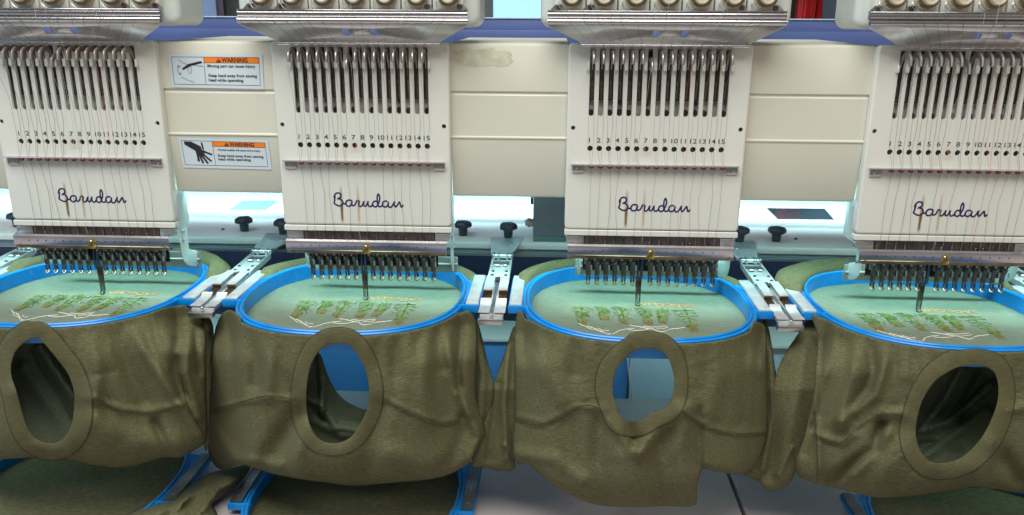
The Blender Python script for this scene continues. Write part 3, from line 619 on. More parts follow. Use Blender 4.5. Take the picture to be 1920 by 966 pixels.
# ================================================================== HOOPS AND ARMS
HR, HE, HY, HO = 0.158, 2.45, -0.010, -0.0165
def sup(a, r, e=HE):
    c, s_ = math.cos(a), math.sin(a); q = (abs(c)**e+abs(s_)**e)**(-1/e); return r*q*c*.980, r*q*s_
def make_hoop():
    t = empty('embroidery_hoop')
    def ring(r0, r1, z0, z1, name):
        b = MB(); n = 144; bv = .0012; sec = [(r0, z0), (r0, z1-bv), (r0+bv, z1), (r1-bv, z1), (r1, z1-bv), (r1, z0)]; vs = []
        for k in range(n):
            a = 2*math.pi*k/n
            for r, z in sec: x, y = sup(a, r); vs.append((x, y, z))
        m = len(sec); b.add(vs, [(k*m+i, k*m+(i+1) % m, ((k+1) % n)*m+(i+1) % m, ((k+1) % n)*m+i) for k in range(n) for i in range(m)]); return b.build(name, BLUEP, t, smooth=35)
    ring(HR-.0042, HR, -.0265, 0.0, 'inner_ring'); ring(HR+.0014, HR+.0058, -.0115, -.0012, 'outer_ring')
    b = MB()
    for a0, a1 in ((0, 360),):
        n = 144; vs = []
        for k in range(n):
            a = 2*math.pi*k/n
            for r, z in ((HR-.0002, -.004), (HR+.0016, -.004)): x, y = sup(a, r); vs.append((x, y, z))
        b.add(vs, [(k*2, k*2+1, ((k+1) % n)*2+1, ((k+1) % n)*2) for k in range(n)])
    b.build('cloth_edge_in_groove', OLIVE_LIT, t, smooth=60)
    for sg in (-1, 1):
        # moulded blue shoulder between the ring and the steel plate
        lp = []
        for k in range(15): y = -.046+.138*k/14; dy = abs(y)/(HR+.004); lp.append(((HR+.004)*.98*(1-dy**HE)**(1/HE), y))
        lp = [(sg*x, y) for x, y in lp]; lp += [(sg*.1800, .088), (sg*.1800, -.046)]
        n = len(lp); b = MB(); b.add([(x, y, -.0045) for x, y in lp]+[(x, y, -.0105) for x, y in lp], [tuple(range(n)), tuple(range(2*n-1, n-1, -1))]+[(i, i+n, (i+1) % n+n, (i+1) % n) for i in range(n)])
        xa, xb = sorted((sg*.146, sg*.1800)); b.box(xa, xb, -.0495, -.0455, -.0115, -.0005, .001)
        b.build('side_shoulder', BLUEP, t)
        xa, xb = sorted((sg*.1610, sg*.1785)); b = MB(); b.box(xa, xb, -.0435, .088, -.0048, .0004, .0014); sp = b.build('side_plate', PLATE, t)
        for y in (-.03, .01, .07):
            b = MB(); b.lathe((sg*.170, y, .0003), (0, 0, 1), [(.0016, 0), (.0012, .0006), (.0004, .0008)], 10); b.build('rivet', STEEL, sp)
    return t
hoop = make_hoop(); HGr = 'blue embroidery hoops under the heads'
ZR = -.2085; CD = .0225
def place_hoop(src, loc, lab, group, rz=0, first=False):
    c = src if first else copy_tree(src); c.location = loc; c.rotation_euler.z = rz; tag(c, lab, 'embroidery hoop', group); return c
for k, lab in ((0, 'blue square hoop under the second head from left'), (-1, 'blue square hoop under the leftmost head'), (1, 'blue square hoop under the third head from left'), (2, 'blue square hoop under the rightmost head')):
    place_hoop(hoop, (k*P+HO, HY, ZR), lab, HGr, 0, k == 0)
def make_arm():
    t = empty('hoop_arm')
    b = MB(); lp = [(-.021, -.075), (.012, -.075), (.027, .000), (.029, .02), (-.029, .02), (-.0275, .000)]
    b.add([(x, y+.245, .0065) for x, y in lp]+[(x, y+.245, .0035) for x, y in lp], [(5, 4, 3, 2, 1, 0), (6, 7, 8, 9, 10, 11)]+[(i, (i+1) % 6, (i+1) % 6+6, i+6) for i in range(6)]); mp_ = b.build('mounting_plate', mat('galvanised_plate', (0.50, 0.55, 0.58), .36, .35, var=.15, scale=30, rvar=.12), t)
    for x, y in ((-.010, .225), (.010, .225)):
        b = MB(); b.lathe((x, y, .0065), (0, 0, 1), [(.0035, 0), (.003, .0012), (.001, .002)], 14); b.build('plate_dimple', STEEL, mp_)
    b = MB(); knob_mesh(b, (0.002, .262, .0215)); b.build('knob', BLACK, mp_)
    b = MB(); b.cyl((-.0165, .1655, .0045), (.0125, .1655, .0045), .0042, 12)
    for x in (-.0175, -.009, .005, .0125): b.box(x-.001, x+.003, .158, .173, .0005, .0095, .001, 1)
    b.build('hinge', STEEL, t)
    b = MB(); b.box(-.0180, .0140, -.075, .160, -.0050, .0002, .001)
    b.box(-.0185, -.0165, .06, .155, -.005, .0045, .0006, 1); b.box(.0125, .0145, .06, .155, -.005, .0045, .0006, 1); b.build('channel', PLATE, t)
    b = MB(); b.box(-.015, .011, .128, .145, .0, .0035, .001); b.box(-.013, -.003, .122, .131, .0015, .0045, .0008, 1); b.box(.001, .009, .122, .131, .0015, .0045, .0008, 1); b.build('spring_block', STEEL, t)
    b = MB(); b.box(-.0185, .0145, .062, .098, .0025, .0050, .0008); rp = b.build('rivet_plate', PLATE, t)
    for x in (-.012, .009):
        for y in (.071, .089): b = MB(); b.lathe((x, y, .0049), (0, 0, 1), [(.0028, 0), (.0024, .0012), (.0008, .0018)], 12); b.build('rivet', DSTEEL, rp)
    for sg in (-1, 1):
        x0 = -.0190 if sg < 0 else .0025; x1 = x0+.0130
        b = MB(); pr = [(.061, .0065), (.040, .0072), (.006, .0072), (.0015, .0068)]
        b.sweepx(pr, lambda i: x0, lambda i: x1, .0013); b.build('clip_leaf', PLATE, t)
        b = MB(); b.box(x0+.0008, x1-.0008, -.033, .0015, .0004, .0012, .0002, 1); b.box(x0+.0006, x1-.0006, .0012, .004, .0, .0068, .0003, 1); b.build('clip_opening', mat('clip_brown_reflection', (0.24, 0.14, 0.09), .3, .9, var=.2, scale=50), t)  # brown colour paints the dark reflection inside the open clip
        b = MB(); b.lathe(((x0+x1)/2, -.024, .0010), (0, 0, 1), [(.0030, 0), (.0026, .0016), (.0010, .0020)], 10); b.build('clip_screw', BRASS, t)
        b = MB(); b.sweepx([(-.030, .0065), (-.036, .0022), (-.062, .0018), (-.070, .0026), (-.074, .0026)], lambda i: x0-.001, lambda i: x1+.001, .001); b.build('clip_foot', PLATE, t)
    b = MB(); b.box(-.0042, .0002, -.078, .056, .0005, .0030, .0006, 1); b.build('centre_strip', STEEL, t)
    b = MB(); b.box(-.0052, .0012, .046, .0615, .0028, .0062, .0008, 1); b.build('stop_block', DARK, t)
    b = MB(); b.box(-.0205, .0145, -.083, -.070, -.0115, -.0035, .0015); b.build('front_block', STEEL, t)
    return t
arm = make_arm(); AG = 'steel hoop arms between the hoops'
AL = [(0, 'steel hoop arm between second and third hoops, with black knob'), (-1, 'steel hoop arm between first and second hoops, with black knob'), (-2, 'steel hoop arm at the far left edge, beside the first hoop'), (1, 'steel hoop arm between third and fourth hoops, its knob half hidden by the third head'), (2, 'steel hoop arm at the far right edge, behind the fourth hoop')]
for k, lab in AL:
    c = arm if k == 0 else copy_tree(arm); c.location = (k*P+P/2+HO+.0005, 0, -.2140); tag(c, lab, 'hoop arm', AG)
    c.rotation_euler.x = math.radians(2.2)
# ================================================================== T-SHIRTS
def pip(x, y, loop):
    c = np.zeros(x.shape, bool); n = len(loop); j = n-1
    for i in range(n):
        xi, yi = loop[i]; xj, yj = loop[j]
        if yi != yj: c ^= ((yi > y) != (yj > y)) & (x < (xj-xi)*(y-yi)/(yj-yi)+xi)
        j = i
    return c
def segdist(x, y, pts):
    d = np.full(x.shape, 1e9)
    for (a, b_), (c, e) in zip(pts[:-1], pts[1:]):
        vx, vy = c-a, e-b_; L = vx*vx+vy*vy or 1
        t = np.clip(((x-a)*vx+(y-b_)*vy)/L, 0, 1); d = np.minimum(d, np.hypot(x-a-t*vx, y-b_-t*vy))
    return d
def resample(loop, step, closed=True):
    out = []; n = len(loop)
    for i in range(n if closed else n-1):
        a, b_ = Vector(loop[i]), Vector(loop[(i+1) % n]); m = max(1, int((b_-a).length/step))
        for k in range(m): q = a.lerp(b_, k/m); out.append((q.x, q.y))
    if not closed: out.append(tuple(loop[-1]))
    return out
def sm(loop, closed=True, n=5): return [(p.x, p.y) for p in smoothpath([(*q, 0) for q in loop], n, closed)]
def cloth_patch(name, outer, holes, Yf, parent, m, step=5.0, thick=.0012):
    outer = resample(outer, step); hs = [resample(h, step*.7) for h in holes]
    ox = np.array(outer); x0, y0 = ox.min(0); x1, y1 = ox.max(0)
    gx, gy = np.meshgrid(np.arange(x0, x1, step), np.arange(y0, y1, step*.9)); gx[1::2] += step/2; gx = gx.ravel(); gy = gy.ravel()
    k = pip(gx, gy, outer); k &= segdist(gx, gy, outer+[outer[0]]) > step*.55
    for h in hs: k &= ~pip(gx, gy, h); k &= segdist(gx, gy, h+[h[0]]) > step*.5
    V = [Vector(p) for p in outer]; E_ = [(i, (i+1) % len(outer)) for i in range(len(outer))]
    for h in hs: o = len(V); V += [Vector(p) for p in h]; E_ += [(o+i, o+(i+1) % len(h)) for i in range(len(h))]
    V += [Vector(p) for p in zip(gx[k].tolist(), gy[k].tolist())]
    vs, es, fs, *_ = delaunay_2d_cdt(V, E_, [], 0, 1e-5)
    a = np.array([(v.x, v.y) for v in vs]); F_ = np.array([f for f in fs if len(f) == 3]); c = a[F_].mean(1)
    keep = pip(c[:, 0], c[:, 1], outer)
    for h in hs: keep &= ~pip(c[:, 0], c[:, 1], h)
    Y = Yf(a[:, 0], a[:, 1]); pts = [at(u, v, Y=float(yy)) for (u, v), yy in zip(a.tolist(), Y)]
    b = MB(); b.add([tuple(p-parent.location) for p in pts], F_[keep].tolist()); o = b.build(name, m, parent, smooth=80)
    if thick: md = o.modifiers.new('thickness', 'SOLIDIFY'); md.thickness = thick; md.offset = -1
    return o
def vnoise(x, y, seed, sc):
    r = np.random.RandomState(seed); o = np.zeros(x.shape)
    for i in range(14):
        a = r.uniform(0, 2*math.pi); f = r.uniform(.5, 1.6)/sc; o += np.sin((x*math.cos(a)+y*math.sin(a)*.55)*2*math.pi*f+r.uniform(0, 6.3))
    return o/5
def at_u(x):
    p0 = at(0, 700, Y=-.17).x; p1 = at(1000, 700, Y=-.17).x; return (x-p0)/(p1-p0)*1000
def make_yf(kx, topv, botv, folds, seed, edge=None, yfront=-.178, bulge=.0, lat=1.0, hc=None):
    xc = kx*P+HO
    def Yf(u, v):
        # approximate world x from pixel at the front plane
        dX = FW.x+RT.x*(u-960)/FPX-UP.x*(v-483)/FPX; dY = FW.y+RT.y*(u-960)/FPX-UP.y*(v-483)/FPX; yh = -.13
        for _ in range(4):
            x = CC.x+dX*(yh-CC.y)/dY; dx = np.abs(x-xc); q = np.clip(dx/.98/(HR+.0098), 0, .95)
            yh = HY-(HR+.0098)*(1-q**HE)**(1/HE)+np.clip(dx-.95*.98*(HR+.0098), 0, 1)*.8
        tv = topv(u); tv = np.maximum(tv, topv(np.array([at_u(xc)]))[0]-26); s = np.clip((v-tv)/75, 0, 1); s = s*s*(3-2*s)
        yf = yfront+lat*.085*np.clip(dx/.20, 0, 1.3)**2.6
        y = yh*(1-s)+yf*s
        bt = np.clip((v-(botv-70))/90, 0, 1); y = y+.045*bt**2
        y = y+vnoise(u, v, seed, 170)*.0042*s+vnoise(u, v, seed+5, 60)*.0005*s
        dv = v-tv; gather = np.sin(u/44*6.283+2.2*np.sin(u/97+seed)+dv*.006*np.sin(u/160+seed*2))*(.55+.45*np.sin(u/120+seed*3))
        y = y-gather*.0030*np.exp(-(np.clip(dv, 0, 999)/105)**2)*np.clip(dv/22, 0, 1)
        if hc is not None:
            rr_ = np.hypot((u-hc[0])*1.25, v-hc[1]); y = y-.0016*np.sin(rr_/13.0+seed)*np.exp(-((rr_-135)/45)**2)*np.clip((v-hc[1])/60, 0, 1)*(.5+.5*np.sin(u/70+seed))
        for f in folds:
            pts, w, amp = f[:3]; kind = f[3] if len(f) > 3 else 'g'
            d = segdist(u, v, pts)
            if kind == 'g': g = np.exp(-(d/w)**2)
            elif kind == 'c': g = np.exp(-d/w)
            y = y-amp*1.12*.001*g*(.12+.88*s)
        if edge is not None:
            d = segdist(u, v, edge); y = y+.007*np.exp(-(d/6)**1.5)*s
        return y
    return Yf
def collar_ring(name, hole, w, Yf, parent, m):
    H = resample(hole, 5); n = len(H); cen = np.mean(H, 0); sec = [(-.005, .5), (0.0, .8), (.05, 1.1), (.5, 1.25), (.96, 1.1), (1.0, .75)]; b = MB(); vs = []
    W_ = w if callable(w) else (lambda a: w)
    nn = []
    for i in range(n):
        d = (Vector(H[(i+3) % n])-Vector(H[(i-3) % n])).normalized(); q = Vector((d.y, -d.x))
        if q.dot(Vector(H[i])-Vector(cen)) < 0: q = -q
        nn.append(q)
    for i in range(n):
        q = nn[i]
        for s, h in sec:
            ww_ = W_(0)*(1+.09*math.sin(i*.11+n)+.05*math.sin(i*.27)); u = H[i][0]+q.x*ww_*s; v = H[i][1]+q.y*ww_*s; y = float(Yf(np.array([u]), np.array([v]))[0])-h*.001; p = at(u, v, Y=y)-parent.location; vs.append(tuple(p))
    m_ = len(sec)
    b.add(vs, [(i*m_+j, i*m_+j+1, ((i+1) % n)*m_+j+1, ((i+1) % n)*m_+j) for i in range(n) for j in range(m_-1)])
    o = b.build(name, m, parent, smooth=80); md = o.modifiers.new('thickness', 'SOLIDIFY'); md.thickness = .0010; md.offset = 0
    q = []
    for i in list(range(n))+[0]:
        ww_ = W_(0)*(1+.09*math.sin(i*.11+n)+.05*math.sin(i*.27))*1.04; u = H[i][0]+nn[i].x*ww_; v = H[i][1]+nn[i].y*ww_; y = float(Yf(np.array([u]), np.array([v]))[0])-.0008; q.append(tuple(at(u, v, Y=y)-parent.location))
    b = MB(); b.tube(q, .0006, 5); b.build('collar_seam', SEAM, parent)
    return o
RIB = cloth_mat('olive_rib', (0.086, 0.081, 0.039), (0.107, 0.101, 0.051), (0.134, 0.127, 0.067))
INNER_LIT = cloth_mat('olive_inside_lit', (0.12, 0.15, 0.095), (0.17, 0.21, 0.14), (0.22, 0.26, 0.18))  # same jersey again, cyan light inside the collar put into its colour
SEAM = mat('seam_thread', (0.060, 0.050, 0.022), 0.8, var=.2, scale=200)
def seam_line(name, pts, Yf, parent, m=None, r=.00035, off=.0012):
    q = []
    for u, v in resample(sm(pts, False, 4), 6, False): y = float(Yf(np.array([u]), np.array([v]))[0])-off; q.append(tuple(at(u, v, Y=y)-parent.location))
    b = MB(); b.tube(q, r, 5); return b.build(name, m or SEAM, parent)
EMB = {}
def hooped_cloth(parent, ox, oy, oz, embroider=True):
    """taut panel inside the ring, relative to parent"""
    b = MB(); n = 72; vs = [(ox, oy, oz-CD)]; fs = []; R_ = 14
    for j in range(1, R_+1):
        for k in range(n):
            x, y = sup(2*math.pi*k/n, (HR-.001)*j/R_); vs.append((ox+x, oy+y, oz-CD+.0004*math.sin(x*60+y*20)*math.sin(y*50)))
    for k in range(n): fs.append((0, 1+k, 1+(k+1) % n))
    for j in range(R_-1):
        for k in range(n): a = 1+j*n; fs.append((a+k, a+n+k, a+n+(k+1) % n, a+(k+1) % n))
    b.add(vs, fs); o = b.build('hooped_panel', OLIVE_LIT, parent, smooth=80)
    if not embroider: return
    if not EMB:
        ref = Vector((P+HO, HY, ZR)); rr = random.Random(21); zz = ZR-CD
        def cp(x, y): return at(1060+x/6.857, 550+y/6.857, Z=zz)-ref
        tr = MB(); H_ = .0006
        def stroke(mb, p, q, w, mi=0):
            d = Vector((q.x-p.x, q.y-p.y, 0)); L = d.length or 1; nn_ = Vector((-d.y/L, d.x/L, 0))*w; mb.mi = mi; z0 = -CD+.0001+rr.uniform(0.0003, .0011)
            vs = [Vector((p.x, p.y, z0-.0006))+nn_, Vector((q.x, q.y, z0-.0006))+nn_*.5, Vector((q.x, q.y, z0-.0006))-nn_*.5, Vector((p.x, p.y, z0-.0006))-nn_, Vector((p.x, p.y, z0)), Vector((q.x, q.y, z0))]
            mb.add(vs, [(0, 1, 5, 4), (4, 5, 2, 3), (0, 4, 3), (1, 2, 5)])
        for (x0, y0, x1, y1, wp) in ((205, 175, 225, 398, 130), (470, 175, 510, 345, 90), (705, 175, 765, 398, 120), (1000, 180, 1072, 405, 115), (1240, 195, 1252, 380, 75), (1532, 210, 1660, 498, 170)):
            A, B = cp(x0, y0), cp(x1, y1); ax = B-A; L = ax.length; wd = (cp(x0+wp, y0)-A).length
            for k in range(30):
                s = (k+rr.random())/30; p = A.lerp(B, s); ww = wd*(1-s)**.75*rr.uniform(.35, 1.0)+.002; sg = 1 if k % 2 else -1
                e = p+Vector((sg*ww, -ww*rr.uniform(-.10, .22), 0)); mi = 2 if s > .82 else (1 if rr.random() < .42 else 0); stroke(tr, p, e, .0007+.0005*(1-s), mi)
                m1 = p.lerp(e, .6); stroke(tr, m1, m1+Vector((sg*.004, -.007*rr.random(), 0)), .0006, mi)
            for k in range(16):
                s = k/16; p = A.lerp(B, s); q = A.lerp(B, min(1, s+.10)); stroke(tr, p, q, .0018+.0010*s*(1.15-s)*2.2, 2 if s > .72 else rr.choice((0, 1)))
            for k in range(10):
                s = .70+.30*k/10; p = A.lerp(B, s); ww = .0058*(1.02-s)/.3+.0012; stroke(tr, p-Vector((ww, 0, 0)), p+Vector((ww, -.002, 0)), .0016, 2)
        for k in range(70):
            x = rr.uniform(280, 1480); y = rr.uniform(180, 330); p = cp(x, y); stroke(tr, p, p+Vector((rr.uniform(-.004, .006), rr.uniform(-.012, .004), 0)), .00035, rr.choice((0, 1)))
        wh = MB()
        for pts, w in (([(165, 395), (240, 420), (330, 440), (420, 475), (490, 510), (540, 530), (620, 525), (680, 485), (780, 465), (890, 455)], .0011), ([(270, 440), (340, 465), (400, 475), (480, 495), (540, 525)], .0007), ([(425, 455), (490, 480), (565, 490)], .0008),
                       ([(835, 418), (920, 430), (1010, 445), (1080, 458), (1140, 465), (1180, 490), (1240, 500), (1320, 475), (1400, 455), (1535, 445)], .0011), ([(810, 475), (900, 485), (1000, 480), (1080, 455)], .0009), ([(1000, 430), (1100, 438), (1200, 435), (1310, 420)], .0009), ([(1170, 460), (1250, 455), (1325, 445)], .0009)):
            q = [cp(*p) for p in pts]
            for a_, b_ in zip(q[:-1], q[1:]):
                m_ = a_.lerp(b_, .5)+Vector((0, rr.uniform(-.0008, .0008), 0)); stroke(wh, a_, m_, w*rr.uniform(.8, 1.2)); stroke(wh, m_, b_, w*rr.uniform(.8, 1.2))
        lt = MB()
        def glyph(c, body):
            vs, fs = text_mesh(body, .0150, 1.15); lt.add([(c.x-x, c.y-y+.005, -CD+.0007) for x, y in vs], fs)
        for (x, y), s_ in zip(((1010, 140), (1110, 138), (1215, 150), (1325, 155), (1425, 163), (1540, 166), (1635, 165)), ('A', 'M', 'O', 'C', 'D', 'A', 'S')): glyph(cp(x, y), s_)
        EMB['t'] = tr.build('embroidered_trees', [mat('floss_light_green', (0.11, 0.21, 0.028), .45, var=.2, scale=200), mat('floss_green', (0.055, 0.12, 0.02), .45, var=.2, scale=200), mat('floss_olive', (0.15, 0.125, 0.014), .45, var=.2, scale=200)], None, smooth=0)
        EMB['w'] = wh.build('embroidered_branch', mat('floss_cream', (0.72, 0.66, 0.56), .4, var=.08, scale=200), None, smooth=0)
        EMB['l'] = lt.build('embroidered_lettering', mat('floss_orange', (0.80, 0.30, 0.06), .4, var=.1, scale=200), None, smooth=0)
        src = True
    else: src = False
    for k in 'twl':
        c = EMB[k] if src else EMB[k].copy()
        if not src: COL.objects.link(c)
        c.parent = parent; c.location = (ox, oy, oz)
def roll(parent, kx, a0, a1, seed, rad=.021, zc=-.004, sag=.0, grow=.010):
    """shirt body bunched up behind the hoop"""
    rr = random.Random(seed); n = 64; m = 22; vs = []; ph = [rr.uniform(0, 6.3) for _ in range(8)]
    for i in range(n+1):
        s = i/n; a = math.radians(a0+(a1-a0)*s); taper = min(1, min(s, 1-s)*5+.06)**.6
        x, y = sup(a, HR+.006+rad*.85*taper+grow); r = rad*taper*(1+.08*math.sin(s*6+ph[0])); zz = ZR+zc-.008-.012*(1-taper)
        tx, ty = sup(a+.02, HR+.03); ux, uy = x, y; L = math.hypot(x, y); ux /= L; uy /= L
        for k in range(m):
            b_ = 2*math.pi*k/m; w = 1+.10*math.sin(3*b_+s*5+ph[1])+.06*math.sin(5*b_-s*7+ph[2])+.02*math.sin(2*b_+s*17+ph[3])
            vs.append((kx*P+HO+x+ux*r*w*math.cos(b_)*1.2-parent.location.x, HY+y+uy*r*w*math.cos(b_)*1.2-parent.location.y, zz+r*w*math.sin(b_)*.85-parent.location.z))
    fs = [(i*m+k, i*m+(k+1) % m, (i+1)*m+(k+1) % m, (i+1)*m+k) for i in range(n) for k in range(m)]+[tuple(range(m)), tuple(n*m+k for k in range(m))[::-1]]
    b = MB(); b.add(vs, fs); return b.build('bunched_back', OLIVE, parent, smooth=80)
def topcurve(kx):
    # pixel row of the ring's lower front edge as a function of u
    us = []; vv = []
    for k in range(41):
        a = math.radians(180+180*k/40); x, y = sup(a, HR+.0095)
        p = Vector((kx*P+HO+x, HY+y, ZR-.0030))-CC; w = p.dot(FW); us.append(960+FPX*p.dot(RT)/w); vv.append(483-FPX*p.dot(UP)/w)
    us, vv = np.array(us), np.array(vv); o = np.argsort(us); us, vv = us[o], vv[o]
    return lambda u: np.interp(u, us, vv), [(float(a), float(b_)) for a, b_ in zip(us, vv)]
SG = 'olive t-shirts hanging from the hoops'
def shirt(kx, label, left, right, bottom, hole, cw, folds, seams, extras, seed, rolls, yfront=-.178, backs=(), lat=1.0):
    """left: points from ring corner down; bottom: left to right; right: bottom to ring corner"""
    t = empty('t_shirt', (kx*P+HO, HY-.16, ZR-.02)); tag(t, label, 't-shirt', SG)
    tf, tp = topcurve(kx)
    mu = (left[0][0]+right[-1][0])/2
    top = [p for p in tp if left[0][0]+2 < p[0] < right[-1][0]-2 and p[1] > (left[0][1] if p[0] < mu else right[-1][1])+1][::-1]
    out = sm(left, False, 4)+sm(bottom, False, 4)+sm(right, False, 4)
    edge = out[:]; loop = out+top
    botv = max(p[1] for p in bottom)
    rc = random.Random(seed+100); folds = list(folds)
    for _ in range(26):
        u0 = rc.uniform(left[0][0]+6, right[-1][0]-6); v0 = float(tf(np.array([u0]))[0]); ln = rc.uniform(18, 62); lean = (mu-u0)*rc.uniform(-.10, .12)
        folds.append(([(u0, v0), (u0+lean*.5+rc.uniform(-3, 3), v0+ln*.5), (u0+lean, v0+ln)], rc.uniform(2.2, 4.0), rc.choice((-1, 1))*rc.uniform(.9, 2.3), 'c'))
    for (a_, b_) in seams[0][::1]+(seams[1] if len(seams) > 1 else []):
        for _ in range(3): w_ = rc.uniform(14, 34); an = rc.uniform(-.9, .9); folds.append(([(a_+rc.uniform(-12, 12), b_+rc.uniform(-10, 12)), (a_+w_*math.cos(an), b_+w_*math.sin(an))], rc.uniform(2.5, 5), rc.choice((-1, 1))*rc.uniform(.5, 1.3), 'c'))
    for _ in range(12):
        a_ = rc.uniform(0, 6.28); hx = [p[0] for p in hole]; hy = [p[1] for p in hole]; cx0, cy0 = sum(hx)/len(hx), sum(hy)/len(hy); R1 = (max(hx)-min(hx))/2+34; R2 = (max(hy)-min(hy))/2+34
        p0 = (cx0+R1*math.cos(a_), cy0+R2*math.sin(a_)); L_ = rc.uniform(15, 60); folds.append(([p0, (p0[0]+L_*math.cos(a_+rc.uniform(-.5, .5)), p0[1]+L_*math.sin(a_))], rc.uniform(2.2, 4.5), rc.choice((-1, 1))*rc.uniform(.8, 2.0), 'c'))
    hc_ = (sum(p[0] for p in hole)/len(hole), sum(p[1] for p in hole)/len(hole)); Yf = make_yf(kx, tf, botv, folds, seed, edge, yfront, lat=lat, hc=hc_)
    hs = sm(hole, True, 5)
    # garment opening sits under the collar ring
    cen = np.mean(hs, 0); grow = []
    for p in hs: d = Vector(p)-Vector(cen); d2 = d*(1+6/d.length)+Vector(cen); grow.append((d2.x, d2.y))
    cloth_patch('shirt_front', loop, [grow], Yf, t, OLIVE, step=4.2)
    collar_ring('collar', hs, cw, Yf, t, RIB)
    for s_ in seams:
        seam_line('seam', s_, Yf, t)
        seam_line('seam', [(u, v+5) for u, v in s_], Yf, t, r=.00022)
    for nm, poly, base, fl, sd, mm in extras:
        poly_s = sm(poly, True, 4)
        def Yb(u, v, base=base, fl=fl, sd=sd, poly_s=poly_s, nm=nm):
            y = base+vnoise(u, v, sd, 120)*.004+(.06*np.clip(1-(v-600)/130, 0, 1) if 'sleeve' in nm else 0)
            for f in fl: d = segdist(u, v, f[0]); y = y-f[2]*.001*(np.exp(-(d/f[1])**2) if len(f) < 4 else np.exp(-d/f[1]))
            return y+.005*np.exp(-(segdist(u, v, poly_s+[poly_s[0]])/6)**1.5)
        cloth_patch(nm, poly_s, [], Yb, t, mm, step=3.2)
    for r_ in rolls: roll(t, kx, *r_)
    hooped_cloth(t, kx*P+HO-t.location.x, HY-t.location.y, ZR-t.location.z)
    return t
# --- second shirt
shirt(0, 'olive t-shirt hanging from the second hoop, blue stand seen through its round collar',
      [(447, 590), (426, 582), (408, 603), (397, 655), (390, 735), (391, 800), (391, 850), (412, 880), (445, 872)],
      [(855, 594), (862, 588)] and [(881, 868), (905, 822), (913, 818), (906, 788), (893, 740), (895, 650), (893, 605), (880, 584), (862, 588)],
      [(460, 872), (510, 888), (560, 898), (610, 905), (660, 911), (720, 907), (811, 898), (851, 886)],
      [(604, 652), (628, 644), (656, 648), (680, 680), (692, 720), (691, 760), (676, 796), (656, 822), (628, 832), (598, 824), (580, 796), (574, 760), (575, 720), (584, 680)], 25,
      [([(430, 600), (420, 680), (425, 760)], 13, 6), ([(465, 615), (480, 680), (478, 720)], 14, -9), ([(500, 620), (505, 690), (500, 740)], 14, 7), ([(530, 625), (525, 690), (545, 735)], 10, -5), ([(400, 770), (450, 755), (510, 745), (560, 750)], 6, 3), ([(395, 795), (440, 862), (520, 872)], 12, 8),
       ([(560, 775), (530, 820), (500, 870)], 22, -16), ([(570, 800), (555, 860), (560, 890)], 16, 9), ([(640, 850), (645, 900)], 20, 6), ([(715, 760), (700, 820), (680, 890)], 18, -9), ([(720, 745), (770, 772), (830, 792), (860, 785)], 6, 2.5), ([(845, 600), (842, 660), (862, 770)], 9, 7), ([(868, 610), (858, 700), (866, 780)], 7, -10),
       ([(780, 630), (790, 700), (800, 780)], 22, 7), ([(740, 640), (745, 700)], 16, -4), ([(820, 625), (830, 690)], 12, -6), ([(862, 740), (900, 820), (885, 860)], 9, 9), ([(870, 800), (850, 860), (820, 890)], 14, -7), ([(730, 850), (800, 880)], 22, 5), ([(450, 600), (440, 640)], 6, -5)],
      [[(393, 768), (440, 757), (500, 742), (556, 748)], [(722, 748), (770, 775), (830, 795), (862, 786)]],
      [('shirt_inside', [(583, 650), (600, 665), (612, 700), (640, 745), (680, 768), (705, 770), (700, 850), (560, 850), (560, 700), (570, 660)], -.10, [([(598, 660), (605, 720), (603, 770)], 5, 14), ([(575, 745), (600, 760), (630, 800), (700, 810)], 7, 12), ([(590, 790), (640, 815), (690, 818)], 8, 9), ([(612, 700), (650, 750)], 10, 6)], 61, INNER_LIT),
       ('far_sleeve', [(880, 590), (897, 612), (912, 676), (926, 722), (920, 770), (905, 800), (880, 830), (872, 700)], -.095, [([(893, 610), (905, 700), (900, 780)], 8, 8)], 62, OLIVE)],
      17, [(16, 88, 3, .0105, .0, 0, .0), (92, 166, 4, .0135, .002, 0, .0)])
